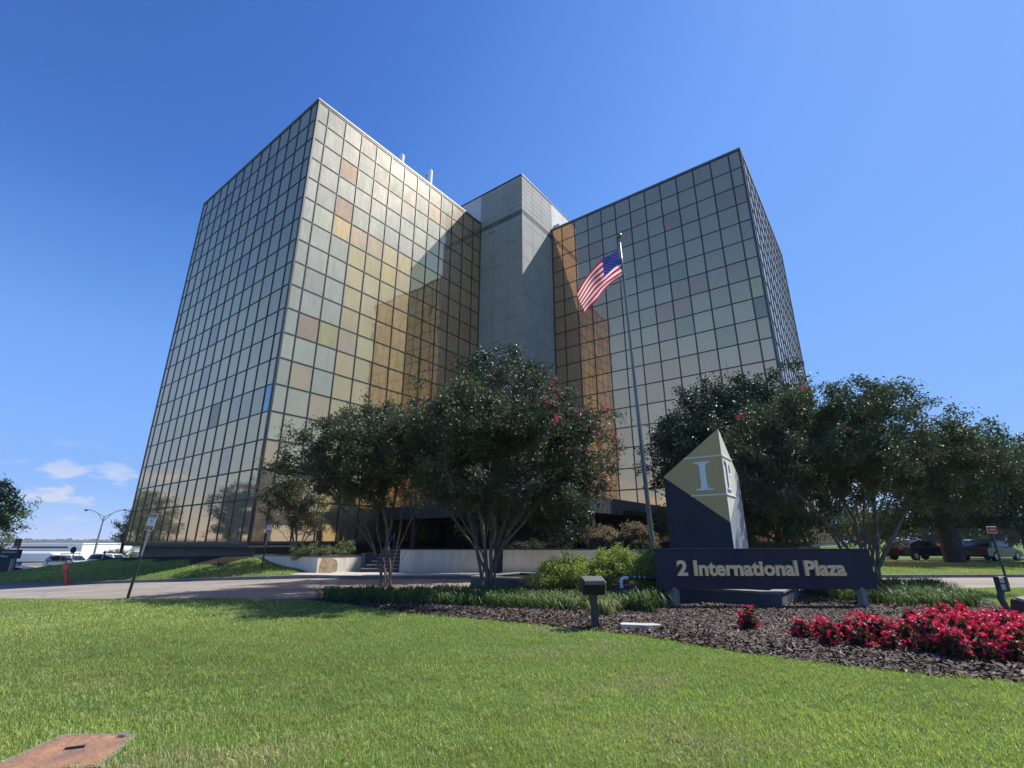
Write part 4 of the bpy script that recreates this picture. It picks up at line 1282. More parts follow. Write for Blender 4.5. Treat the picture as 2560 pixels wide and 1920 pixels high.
YEL = [(0.260, 0.351, 0.078), (0.377, 0.455, 0.117), (0.169, 0.234, 0.065), (0.195, 0.163, 0.078)]
bush('azalea_shrub', 'yellow-green shrub at the left of the three in the navy planter', 1.85, 16.9, .3, 1.0, .75, .70, 300, 80, .085, .07, .036, YEL, [.3, .35, .2, .15], 101, M['softleaf'], 'yellow-green shrubs in the navy planter', extra=[(1.15, 16.5, .5, .6, .5, .28), (2.3, 15.9, .5, .5, .42, .3)])
bush('azalea_shrub', 'yellow-green shrub in the middle of the three in the navy planter', 3.2, 16.2, .3, .68, .65, .88, 300, 80, .085, .07, .036, YEL, [.3, .3, .2, .2], 103, M['softleaf'], 'yellow-green shrubs in the navy planter')
bush('azalea_shrub', 'duller yellow-green shrub nearest the flagpole in the navy planter', 4.2, 15.25, .3, .58, .58, .78, 300, 80, .085, .07, .036, YEL, [.15, .25, .25, .35], 107, M['softleaf'], 'yellow-green shrubs in the navy planter')
PALE = [(0.34, 0.26, 0.24), (0.26, 0.20, 0.18), (0.045, 0.06, 0.035), (0.05, .045, .04), (.42, .34, .31)]
bush('flowering_shrub', 'faded pink-white flowering shrub on the terrace beside the dark evergreen', 4.75, 27.0, 1.17, 1.05, .8, 1.0, 260, 70, .09, .085, .05, PALE, [.2, .2, .28, .2, .12], 109, M['softleaf'], 'faded flowering shrubs on the terrace')
bush('flowering_shrub', 'faded pink-white flowering shrub on the terrace just left of the flagpole', 6.6, 26.8, 1.17, 1.0, .8, 1.05, 260, 70, .09, .085, .05, PALE, [.2, .2, .28, .2, .12], 113, M['softleaf'], 'faded flowering shrubs on the terrace')
bush('low_shrub', 'low bluish-green plants along the terrace edge under the evergreen', 1.5, 26.9, 1.17, 2.0, .5, .45, 120, 34, .09, .09, .04, [(.07, .10, .08), (.11, .14, .11), (.04, .06, .04)], [.4, .3, .3], 117, M['softleaf'])
LP = [(0.13, 0.17, 0.07), (0.20, 0.22, 0.10), (.08, .11, .05), (.30, .29, .17)]
bush('low_shrub', 'pale green planter shrub below the small crape myrtle', -11.1, 27.6, .8, .8, .5, .5, 90, 40, .08, .08, .04, LP, [.3, .3, .2, .2], 119, M['softleaf'], 'pale plants in the left planter')
bush('low_shrub', 'widest pale green planting in the left planter, behind the peeled patch', -10.0, 27.7, .8, 1.0, .5, .42, 100, 40, .08, .08, .04, LP, [.3, .3, .2, .2], 121, M['softleaf'], 'pale plants in the left planter')
bush('low_shrub', 'rounded green planter shrub taller than its neighbours, nearest the steps', -9.25, 28.4, .8, .42, .4, .72, 70, 40, .07, .08, .04, LP, [.4, .3, .2, .1], 123, M['softleaf'], 'pale plants in the left planter')

# distant trees closing the view on the right
for k, (x, y, lb) in enumerate([(88, 128, 'leftmost of the distant dark trees behind the parked cars on the right'), (103, 122, 'second from the left of the distant dark trees on the right'), (118, 126, 'third from the left of the distant dark trees on the right'), (135, 122, 'rightmost of the distant dark trees on the right'), (72, 132, 'distant dark tree glimpsed between the right crape myrtle stems')]):
    straight_tree('shade_tree', lb, x, y, gz(x, y), 1.5, [(x, y, 5.6, 9.5, 5, 4.6), (x + 5, y, 4.2, 6, 4, 3.4), (x - 5.4, y + .5, 4.0, 5.4, 4, 3.2)], 340, 36, .7, .62, .34, HOLLY + [GREEN[0]], [.3, .25, .15, .15, .15], 300 + k, M['leaf'], M['darkbark'], .4, group='distant trees on the right', shell=.4, step=1.2)
# strap-leaved clumps
def straps(name, P, zs, h, w, cols, n_per, label, cat, mat=None, kind='stuff', parent=None, spread=.12):
    n = len(P) * n_per
    c = np.repeat(np.column_stack([P, zs]), n_per, 0)
    c[:, :2] += rng.normal(0, spread * .35, (n, 2))
    a = rng.uniform(0, 2 * np.pi, n); d = np.stack([np.cos(a), np.sin(a), np.zeros(n)], -1); s = np.stack([-np.sin(a), np.cos(a), np.zeros(n)], -1)
    hh = h * rng.uniform(.55, 1.2, n)[:, None]; ww = w * rng.uniform(.6, 1.2, n)[:, None]
    out = rng.uniform(.25, 1.0, n)[:, None]
    p1 = c + d * hh * out * .25 + ZX * hh * .62
    p2 = c + d * hh * out * .7 + ZX * hh * (1.0 - .25 * out)
    p3 = c + d * hh * out * 1.15 + ZX * hh * (1.0 - .75 * out)
    V = np.stack([c - s * ww * .4, c + s * ww * .4, p1 + s * ww * .5, p1 - s * ww * .5, p2 + s * ww * .4, p2 - s * ww * .4, p3], 1).reshape(-1, 3)
    i = np.arange(n)[:, None] * 7
    F = np.concatenate([i + np.array([k]) for k in ([0, 1, 2], [0, 2, 3], [3, 2, 4], [3, 4, 5], [5, 4, 6])])
    cl = np.array(cols)[rng.choice(len(cols), n)] * rng.uniform(.75, 1.25, (n, 1))
    if parent is None:
        o = np_mesh(name, V, F, mat or M['softleaf'], tint=np.tile(cl, (5, 1)))
        return tag(o, label, cat, kind=kind)
    return np_mesh(name, V, F, mat or M['softleaf'], parent, tint=np.tile(cl, (5, 1)))
LIR = [(0.065, 0.125, 0.030), (0.095, 0.165, 0.040), (0.045, 0.085, 0.024), (0.13, .18, .05)]
strip = np.array([(-6.0, 15.6), (-5.4, 14.95), (-3.9, 14.2), (-2.4, 13.55), (-.8, 13.1), (.6, 12.5), (2.2, 12.15), (3.3, 12.45), (3.6, 13.2), (2.6, 14.1), (.8, 14.6), (-.4, 15.6), (-1.2, 16.4), (-4.0, 16.3)])
P = rand_in(strip, 700); P = P[inside(P, BED)]
straps('ground_cover', P, np.full(len(P), .05), .34, .016, LIR, 16, 'strappy green lilyturf edging the left half of the planting bed', 'ground cover')
strip = np.array([(8.9, 13.9), (9.6, 13.1), (10.9, 12.7), (11.6, 13.2), (12.9, 15.2), (14.6, 18.1), (12, 18.2), (9.6, 17.6), (9.0, 15.6)])
P = rand_in(strip, 420)
straps('ground_cover', P, np.full(len(P), .05), .40, .018, LIR, 16, 'dark mounded lilyturf under the right crape myrtle', 'ground cover')
for k, (x, y, h, lb) in enumerate([(3.05, 12.3, .52, 'tall arching clump of strap leaves beside the left sign post'), (2.0, 11.75, .36, 'yellowing strap-leaf clump just right of the floodlight post')]):
    t = thing('lilyturf_clump', (x, y, .05), lb, 'plant')
    P = np.array([(x, y)]) + rng.normal(0, .12, (9, 2))
    straps('leaves', P, np.full(9, .05), h, .02, LIR if k == 0 else [(.26, .27, .10), (.34, .32, .16), (.12, .17, .05)], 18, '', '', parent=t)

# red bedding plants: each plant a thing of stems, bronze leaves and red flowers
def begonia_mesh(seed):
    r = np.random.default_rng(seed)
    n = 260
    u = unit(r.normal(0, 1, (n, 3))); u[:, 2] = np.abs(u[:, 2])
    C = u * r.uniform(.35, 1, (n, 1)) * np.array([.17, .17, .26]) + np.array([0, 0, .05])
    N = unit(u + r.normal(0, .6, (n, 3))); D = unit(np.cross(N, r.normal(0, 1, (n, 3))))
    lv = np.array([(0.11, 0.035, 0.030), (0.055, 0.055, 0.024), (0.15, 0.055, 0.035), (.05, .025, .02)])[r.choice(4, n)]
    m = 120
    u2 = unit(r.normal(0, 1, (m, 3)) + np.array([0, 0, .5])); u2[:, 2] = np.abs(u2[:, 2])
    ctr = u2 * r.uniform(.85, 1.1, (m, 1)) * np.array([.18, .18, .29]) + np.array([0, 0, .06])
    C2 = np.repeat(ctr[:19], 6, 0) + r.normal(0, .015, (114, 3))
    N2 = unit(np.repeat(u2[:19], 6, 0) + r.normal(0, .5, (114, 3))); D2 = unit(np.cross(N2, r.normal(0, 1, (114, 3))))
    fl = np.array([(0.66, 0.030, 0.090), (0.76, 0.065, 0.15), (0.48, 0.018, 0.06), (.78, .20, .26)])[r.choice(4, 114, p=[.4, .25, .25, .1])]
    return (C, N, D, np.full(n, .075), np.full(n, .055), lv), (C2, N2, D2, np.full(114, .05), np.full(114, .04), fl)
protos = []
for k in range(5):
    lv, fl = begonia_mesh(200 + k)
    t = thing('begonia', (0, 0, 0), '', '')
    tag(leaves_mesh('leaves', *lv, M['softleaf'], t), kind='stuff')
    tag(leaves_mesh('flowers', *fl, M['petal'], t), kind='stuff')
    MB().tube([(0, 0, -.02), (0, 0, .2)], .008, 5).build('stem', M['darkbark'], t)
    protos.append(t)
spots = []
FL = np.array([(4.85, 9.2), (4.9, 8.4), (5.75, 7.95), (6.3, 7.35), (7.4, 7.2), (8.6, 7.8), (10, 8.7), (9.8, 9.5), (8.2, 9.8), (7.3, 9.3), (6.9, 8.9), (6.0, 8.85), (5.3, 9.2)])
tries = rand_in(FL, 4000)
for p in tries:
    if all(math.hypot(p[0] - s[0], p[1] - s[1]) > .31 for s in spots): spots.append(p)
used = set()
def place_begonia(x, y, s, label, group):
    k = int(rng.integers(5))
    o = protos[k] if k not in used else copy_tree(protos[k])
    used.add(k)
    o.location = (x, y, .05); o.scale = (s, s, s * rng.uniform(.9, 1.15)); o.rotation_euler = (0, 0, rng.uniform(0, 6.28))
    tag(o, label, 'flower', group)
for p in spots:
    if math.hypot(p[0] - 8.8, p[1] - 9.0) < .42: continue
    if p[0] < 6.1: place_begonia(p[0], p[1], rng.uniform(.85, 1.3), 'red begonia with bronze leaves in the band narrowing towards the sign', 'red begonias in the narrowing band')
    else: place_begonia(p[0], p[1], rng.uniform(.9, 1.4), 'red begonia with bronze leaves in the broad mass at the right edge', 'red begonias in the broad mass')
place_begonia(4.36, 9.85, 1.05, 'single red begonia standing apart at the left end of the flowers', None)
place_begonia(8.15, 10.9, .8, 'small red begonia alone on the mulch behind the mass, left of a pair', None)
place_begonia(8.75, 10.75, .95, 'red begonia on the mulch, right of a pair behind the mass', None)
# ------------------------------------------------------------------ the sign, its planter and what stands around it
pl = thing('stone_planter', (6.7, 13.1, 0), 'low navy planter box with slate capping round the pyramid sign and shrubs', 'planter')
c0 = np.array([6.63, 13.02, 0]); a1 = c0 + AX * 10.2; b1 = c0 + BX * 3.0
def wallseg(p, q, name_, inset=0.0, z1=.36):
    d = unit(q - p); n = np.array([d[1], -d[0], 0]); L_ = np.linalg.norm(q - p)
    k = max(1, int(round(L_ / 1.75)))
    for i in range(k):
        c = p + d * (L_ * (i + .5) / k)
        MB().box(c - n * .13 + ZX * (z1 / 2 - .05), (L_ / k - .008, .26, z1 + .1), d, n).build('planter_block', M['navy_slab'], pl, bevel=.008)
        MB().box(c - n * .13 + ZX * (z1 + .03), (L_ / k - .012, .34, .055), d, n).build('cap_stone', M['slate_cap'], pl, bevel=.008)
wallseg(a1, c0, 'left'); wallseg(c0 + BX * .27, b1, 'right'); 
wallseg(b1 + AX * 10.2, a1 + BX * .27 , 'back')
wallseg(b1 + AX * .27, b1 + AX * 9.9, 'rear')
mb = MB()
mb.prism([tuple((c0 + AX * u + BX * v)[:2]) for u, v in ((.2, .2), (.2, 2.8), (10, 2.8), (10, .2))], (0, 0, -.05), (1, 0, 0), (0, 1, 0), ZX, .36)
o = mb.build('planter_soil', M['mulch'], pl)

# pyramid-topped marker
E0 = np.array([6.145, 14.2, 0])
la, lb = 1.78, 1.78
zb_, ztip, zap = .30, 3.52, 4.81
sign = thing('pyramid_sign', tuple(E0), 'navy and gold pillar sign cut to a pyramid point, lettered I and P', 'sign')
Lc, Rc = E0 + AX * la, E0 + BX * lb
Bc = E0 + AX * la + BX * lb
V = [E0 + ZX * zb_, Lc + ZX * zb_, Bc + ZX * zb_, Rc + ZX * zb_, E0 + ZX * zap, Lc + ZX * ztip, Bc + ZX * (ztip - 1.3), Rc + ZX * ztip]
MB().add(V, [(0, 4, 5, 1), (0, 3, 7, 4), (1, 5, 6, 2), (2, 6, 7, 3), (0, 1, 2, 3), (4, 7, 6), (4, 6, 5)]).build('pillar', M['navy'], sign)
zl = 2.13
def facepanel(tipc, d, n, name_, mat, th=.012):
    # gold triangle: apex, tip, lower corner on the leading edge
    w_ = np.linalg.norm(tipc - E0)
    MB().prism([(0.0, zl), (w_, ztip), (0.0, zap)] , E0 + n * .002, d, ZX, n, th).build(name_, mat, sign)
facepanel(Lc, AX, -BX, 'gold_panel', M['gold'])
facepanel(Rc, BX, -AX, 'gold_panel', M['gold_glare'])  # same gold triangle, its glare painted into a paler colour
# glare on the lower navy side, painted as a pale sheet over the pillar
MB().prism([(.01, zb_), (lb - .01, zb_), (lb - .01, ztip - .03), (.01, zl - .02)], E0 - AX * .002, BX, ZX, -AX, .010).build('side_glare', M['navy_glare'], sign)
def bars(d, n, wmax):
    for z in (4.02, 2.90):
        # length limited by the triangle edge
        if z > ztip: L_ = wmax * (zap - z) / (zap - ztip)
        else: L_ = wmax * (z - zl) / (ztip - zl)
        MB().box(E0 + d * (L_ / 2) + n * .026 + ZX * z, (L_, .024, .035), d, n).build('rule_bar', M['white'], sign)
bars(AX, -BX, la); bars(BX, -AX, lb)
# serif capitals, built as outlines (u to the right as seen)
def serif_I(w, h, st, sf, t):
    x = w / 2
    return [(0, 0), (w, 0), (w, t * .7), (x + st * .75, t), (x + st / 2, t * 2.2), (x + st / 2, h - t * 2.2), (x + st * .75, h - t), (w, h - t * .7), (w, h), (0, h), (0, h - t * .7), (x - st * .75, h - t), (x - st / 2, h - t * 2.2), (x - st / 2, t * 2.2), (x - st * .75, t), (0, t * .7)]
MB().prism(serif_I(.50, .84, .17, .1, .055), E0 + AX * .82 - BX * .014 + ZX * 3.04, -AX, ZX, -BX, .035).build('letter', M['white'], sign)
# P: stem and bowl strokes
pu = .18; PW = 1.55; PH = .84 / 1.02
def pz(poly): return [(u * PW, v * PH) for u, v in poly]
arc = [(0.12, 1.0), (0.26, .98), (0.34, .90), (0.37, .76), (0.34, .60), (0.26, .52), (0.12, .50)]
inn = [(0.12, .95), (0.235, .935), (0.285, .88), (0.30, .76), (0.285, .63), (0.235, .57), (0.12, .555)]
mb = MB()
o_ = E0 + BX * pu - AX * .014 + ZX * 3.04
mb.prism(pz(serif_I(.24, 1.02, .10, .1, .06)), o_, BX, ZX, -AX, .035)
for k in range(6): mb.prism(pz([arc[k], arc[k + 1], inn[k + 1], inn[k]])[::-1], o_, BX, ZX, -AX, .034)
mb.build('letter', M['white'], sign)
# dark edge behind the P so it reads on the sunlit face
mb = MB()
mb.prism(pz([(u * 1.12 - .015, v * 1.03 - .015) for u, v in serif_I(.24, 1.02, .13, .1, .07)]), o_, BX, ZX, -AX, .012)
for k in range(6):
    ctr = np.array([.2, .75])
    q_ = [tuple(ctr + (np.array(p) - ctr) * 1.09) for p in (arc[k], arc[k + 1])] + [tuple(ctr + (np.array(p) - ctr) * .86) for p in (inn[k + 1], inn[k])]
    mb.prism(pz(q_)[::-1], o_, BX, ZX, -AX, .012)
mb.build('letter_outline', M['slate_cap'], sign)

# name board
nb_ = thing('name_board', (6.4, 13.05, 0), 'long navy board on two posts with raised gold letters 2 International Plaza', 'sign')
MB().bb(3.66, 9.10, 13.05, 13.25, .48, 1.41).build('board', M['navy'], nb_, bevel=.008)
MB().bb(3.64, 9.12, 13.03, 13.27, 1.412, 1.44).build('board_cap', M['navy'], nb_)
for x in (4.06, 8.72):
    MB().box((x, 13.12, .22), (.17, .15, .60), (.94, .34, 0), (-.34, .94, 0)).build('post', M['slate_cap'], nb_, bevel=.006)
def text_mesh(body, size, depth, off):
    c = bpy.data.curves.new('t', 'FONT'); c.body = body; c.size = size; c.extrude = depth; c.offset = off; c.resolution_u = 3
    c.space_character = 1.0
    o = bpy.data.objects.new('t', c); COL.objects.link(o)
    dg = bpy.context.evaluated_depsgraph_get(); dg.update()
    me = bpy.data.meshes.new_from_object(o.evaluated_get(dg))
    bpy.data.objects.remove(o); bpy.data.curves.remove(c)
    V = np.array([v.co[:] for v in me.vertices]); F = [list(p.vertices) for p in me.polygons]
    bpy.data.meshes.remove(me)
    return V, F
def split_letters(V, F):
    n = len(V); p = list(range(n))
    def find(i):
        while p[i] != i: p[i] = p[p[i]]; i = p[i]
        return i
    for f in F:
        for k in f[1:]: p[find(k)] = find(f[0])
    comp = {}
    for i in range(n): comp.setdefault(find(i), []).append(i)
    # merge welded-by-position pieces and the dot of an i by overlapping x-range
    iv = sorted([[V[c][:, 0].min(), V[c][:, 0].max(), list(c)] for c in comp.values()], key=lambda q: q[0])
    out = []
    for a, b, c in iv:
        if out and a < out[-1][1] - .25 * min(b - a, out[-1][1] - out[-1][0]): out[-1][1] = max(b, out[-1][1]); out[-1][2] += c
        else: out.append([a, b, c])
    return [q[2] for q in out]
def raised_text(body, width, height, origin, X, Z, N, depth, mat, parent, off=.0, name='letter', join=False):
    V, F = text_mesh(body, 1.0, depth / 2, off)
    lo_, hi_ = V.min(0), V.max(0)
    sx = width / (hi_[0] - lo_[0]); sz = height / (hi_[1] - lo_[1])
    origin, X, Z, N = [np.array(k, float) for k in (origin, X, Z, N)]
    Wd = origin + np.outer((V[:, 0] - lo_[0]) * sx, X) + np.outer((V[:, 1] - lo_[1]) * sz, Z) + np.outer(V[:, 2] + depth / 2, N)
    if join:
        return MB().add(Wd, F).build(name, mat, parent)
    for ids in split_letters(V, F):
        s_ = set(ids); mp_ = {q: k for k, q in enumerate(ids)}
        MB().add(Wd[ids], [[mp_[q] for q in f] for f in F if f[0] in s_]).build(name, mat, parent)
raised_text('2 International Plaza', 4.22, .37, (4.14, 13.05, .79), (1, 0, 0), ZX, (0, -1, 0), .075, M['gold_letter'], nb_, off=.034)

# floodlights
def floodlight(x, y, rz, label, dz=0.0):
    t = thing('floodlight', (x, y, dz), label, 'floodlight', 'floodlights aimed at the sign')
    c_, s_ = math.cos(rz), math.sin(rz)
    X = np.array([c_, s_, 0]); Y = np.array([-s_, c_, 0]); O = np.array([x, y, dz])
    # tapered dark post
    MB().box(O + ZX * .21, (.125, .11, .46), X, Y).build('post', M['post_dark'], t, bevel=.006)
    MB().box(O + ZX * .53 - X * .02, (.12, .105, .22), X, Y, mi=0, taper=1.25).build('post_head', M['post_dark'], t)
    tl = R(16); Yt = Y * math.cos(tl) + ZX * math.sin(tl); Zt = -Y * math.sin(tl) + ZX * math.cos(tl)
    C = O + ZX * .77 + X * -.02
    MB().box(C - Zt * .02, (.42, .26, .24), X, Yt, Zt, taper=.94).build('housing', M['black'], t, bevel=.012)
    for k in range(15):
        MB().box(C + X * (-.195 + k * .0279) + Zt * .115 - Yt * .03, (.012, .26, .085), X, Yt, Zt).build('cooling_fin', M['coping'], t)  # top fins paler than the front ones: sunlight painted as lighter metal
        MB().box(C + X * (-.195 + k * .0279) - Yt * .142 - Zt * .01, (.012, .04, .17), X, Yt, Zt).build('cooling_fin', M['black'], t)
    MB().box(C + X * .222, (.022, .30, .24), X, Yt, Zt).build('side_plate', M['steel'], t)
    MB().box(C - X * .222, (.022, .30, .24), X, Yt, Zt).build('side_plate', M['black'], t)
    MB().box(C + Yt * .134, (.38, .012, .16), X, Yt, Zt).build('lens', M['carglass'], t)
    MB().tube([O + ZX * .60 - Y * .06, O + ZX * .66 - Y * .10, C - Yt * .12 - Zt * .06], .012, 6).build('cable', M['rubber'], t)
    return t
floodlight(1.62, 10.41, R(8), 'dark ribbed floodlight on a post at the edge of the mulch, aimed at the sign')
floodlight(8.80, 9.0, R(20), 'dark ribbed floodlight at the right edge, half hidden by red flowers', -.24)

# electric outlet pedestal behind the flowers
t = thing('outlet_post', (11.25, 12.2, 0), 'grey outlet box on a crooked post behind the red flowers', 'utility post')
MB().tube([(11.36, 12.1, -.02), (11.31, 12.13, .16), (11.29, 12.18, .36), (11.37, 12.2, .56)], .065, 8).build('post', M['post_dark'], t)
MB().box((11.41, 12.2, .67), (.19, .14, .33)).build('box', M['post_dark'], t, bevel=.012)
for z_ in (.755, .605): MB().box((11.37, 12.12, z_), (.10, .02, .12)).build('outlet_cover', M['steel'], t, bevel=.006)
MB().box((11.52, 12.2, .57), (.06, .10, .12)).build('conduit_box', M['post_dark'], t, bevel=.01)

# irrigation pipework on the planter
t = thing('irrigation_pipe', (3.6, 14.6, .3), 'white plastic elbow joined to black irrigation pipe on the navy planter', 'pipe')
x0, y0 = 3.05, 14.55
MB().tube([(x0, y0, .36), (x0, y0, .56), (x0 + .01, y0, .60), (x0 + .05, y0, .64), (x0 + .10, y0, .645), (x0 + .20, y0, .645)], .043, 10).build('elbow', M['pvc'], t, smooth=True)
MB().lathe((x0, y0, .40), [(.052, 0), (.052, .03)], 10).build('collar', M['pvc'], t)
MB().tube([(x0 + .2, y0, .645), (x0 + 1.0, y0, .64)], .045, 8).build('black_pipe', M['blackpipe'], t)
for k in range(3): MB().lathe((x0 + .36 + .14 * k, y0, .645), [(.056, -.02), (.056, .02)], 8, 0, (0, 1, 0), (0, 0, 1), (1, 0, 0)).build('pipe_clip', M['steel'], t)
MB().tube([(x0 + 1.0, y0, .64), (x0 + 1.3, y0, .63)], .03, 8).build('brass_valve', M['brass'], t)
MB().tube([(x0, y0, .36), (x0 + .02, y0 - .32, .20), (x0 + .02, y0 - .34, .02)], .05, 8).build('drain_pipe', M['blackpipe'], t)

# loose stones on the mulch
o = MB()
o.prism([(-.36, -.10), (.10, -.16), (.37, -.09), (.38, .02), (.30, .09), (-.30, .13), (-.37, .05)], (2.44, 10.22, .03), (1, -.12, 0), (.12, 1, 0), ZX, .085)
tag(o.build('stone_slab', M['stone'], bevel=.012, loc=(2.44, 10.22, .03)), 'pale flat stone slab lying on the mulch right of the floodlight', 'stone')
o = MB().box((2.42, 11.35, .075), (.20, .10, .06), (.98, -.15, 0), (.15, .98, 0))
tag(o.build('brick', M['brick'], bevel=.006, loc=(2.42, 11.35, .05)), 'small brown brick lying on the mulch behind the pale slab', 'brick')

# rusted utility cover in the lawn
t = thing('utility_cover', (-3.5, 4.65, 0), 'rusted steel utility cover set in the lawn at bottom left', 'utility cover')
MB().prism([(-3.84, 4.15), (-3.10, 4.33), (-3.29, 4.93), (-3.86, 4.91)], (0, 0, -.06), (1, 0, 0), (0, 1, 0), ZX, .078).build('plate', M['rust'], t, bevel=.006)
fr = [(-3.885, 4.115), (-3.06, 4.31), (-3.262, 4.962), (-3.895, 4.945)]
inr = [(-3.845, 4.145), (-3.095, 4.325), (-3.285, 4.935), (-3.865, 4.915)]
for k in range(4):
    a, b_, c, d = fr[k], fr[(k + 1) % 4], inr[(k + 1) % 4], inr[k]
    MB().prism([a, b_, c, d], (0, 0, -.05), (1, 0, 0), (0, 1, 0), ZX, .064).build('concrete_rim', M['kerb'], t)
MB().box((-3.52, 4.62, .028), (.13, .022, .012), (.9, .4, 0), (-.4, .9, 0)).build('lift_slot', M['black'], t)
MB().box((-3.33, 4.88, .03), (.06, .05, .016)).build('hinge', M['steel'], t)

# ------------------------------------------------------------------ flag and pole
pb = np.array([4.95, 17.9, 0.3]); pt = np.array([4.62, 17.9, 13.85])
pole = thing('flagpole', tuple(pb), 'tall grey-green tapered flagpole with a ball finial', 'flagpole')
ks = np.linspace(0, 1, 12)
MB().tube([pb + (pt - pb) * k for k in ks], [.085 - .045 * k for k in ks], 14).build('pole', M['pole_green'], pole, smooth=True)
MB().lathe(pb + ZX * .0, [(.15, 0), (.15, .03), (.10, .08)], 14).build('base_collar', M['pole_green'], pole)
prof = [(max(.012, .13 * math.sin(math.pi * k / 10)), -.13 * math.cos(math.pi * k / 10) + .13) for k in range(11)]
MB().lathe(pt + ZX * .16, prof, 18).build('ball', M['pole_green'], pole, smooth=True)
MB().lathe(pt, [(.045, -.05), (.06, 0), (.06, .06), (.03, .10), (.03, .18)], 12).build('truck', M['pole_green'], pole)
MB().tube([pt + (-.07, 0, .05), pt + (-.085, -.02, -1.9), pb + (-.10, 0, 1.2)], .006, 4).build('halyard', M['white'], pole)
flag = thing('flag', tuple(pt + ZX * -.35), 'United States flag blowing down to the left from the pole', 'flag')
F0 = pt + np.array([-.075, 0, -.40])
def cloth(s, t_):
    s = np.asarray(s, float); t_ = np.asarray(t_, float)
    # hoist at s=0, fly at s=1; t from the top edge to the bottom edge
    x = -1.80 * s + .10 * t_ * (1 - s) + .40 * s * t_
    z = -1.78 * s - 1.32 * t_ * (1 - s) - .72 * s * t_ + .28 * np.sin(math.pi * s) * (1 - t_ * .4)
    y = .25 * s + .95 * s * t_ + .13 * np.sin(7.5 * s - 3.0 * t_ + .6) * (.25 + s) + .07 * np.sin(13 * s + 5 * t_) * (s + .1) + .16 * np.exp(-((s - .12) / .16) ** 2) * np.sin(5 * t_ * 2) * t_
    x = x - .22 * np.clip(t_ - .55, 0, 1) * np.sin(math.pi * np.clip(s * 1.6, 0, 1))
    return np.stack([F0[0] + x, F0[1] + y, F0[2] + z], -1)
NSF, NTF = 48, 39
S_, T_ = np.meshgrid(np.linspace(0, 1, NSF + 1), np.linspace(0, 1, NTF + 1))
CV = cloth(S_, T_).reshape(-1, 3)
ii = (np.arange(NTF)[:, None] * (NSF + 1) + np.arange(NSF)[None, :])
quad = np.stack([ii, ii + NSF + 1, ii + NSF + 2, ii + 1], -1)
row, colm = np.meshgrid(np.arange(NTF), np.arange(NSF), indexing='ij')
stripe = row // 3
canton = (row < 21) & (colm < 19)
def cloth_part(mask, name, colr):
    f = quad[mask]; u_, inv = np.unique(f, return_inverse=True)
    return np_mesh(name, CV[u_], inv.reshape(-1, 4), M['flag_red'], flag, tint=np.tile(np.array(colr), (len(f), 1)), smooth=True)
for k in range(13):
    cloth_part((stripe == k) & ~canton, 'stripe', (0.60, 0.010, 0.055) if k % 2 == 0 else (0.80, 0.80, 0.82))
cloth_part(canton, 'canton', (0.030, 0.035, 0.30))
# fifty stars lying on both sides of the canton cloth
SVt, SFt = [], []
for r_ in range(9):
    for c_ in range(6 if r_ % 2 == 0 else 5):
        sc_, tc_ = (.033 + (c_ * 2 + (r_ % 2)) * .0333) * 19 / 48 / .4 * 1.0, (r_ + 1) * (21 / 39) / 10
        p0 = cloth(sc_, tc_); ds = cloth(sc_ + .01, tc_) - p0; dt = cloth(sc_, tc_ + .01) - p0
        ds /= np.linalg.norm(ds); dt /= np.linalg.norm(dt); nn = np.cross(ds, dt); nn /= np.linalg.norm(nn)
        for sgn in (-1, 1):
            b0 = len(SVt)
            SVt.append(p0 + nn * sgn * .006)
            for k in range(10):
                a_ = math.pi / 2 + k * math.pi / 5; rr = .038 if k % 2 == 0 else .015
                SVt.append(p0 + nn * sgn * .006 + ds * rr * math.cos(a_) - dt * rr * math.sin(a_))
            for k in range(10): SFt.append((b0, b0 + 1 + k, b0 + 1 + (k + 1) % 10))
o = np_mesh('stars', np.array(SVt), np.array(SFt), M['flag_red'], flag, tint=np.full((len(SFt), 3), .8))
tag(o, kind='stuff')

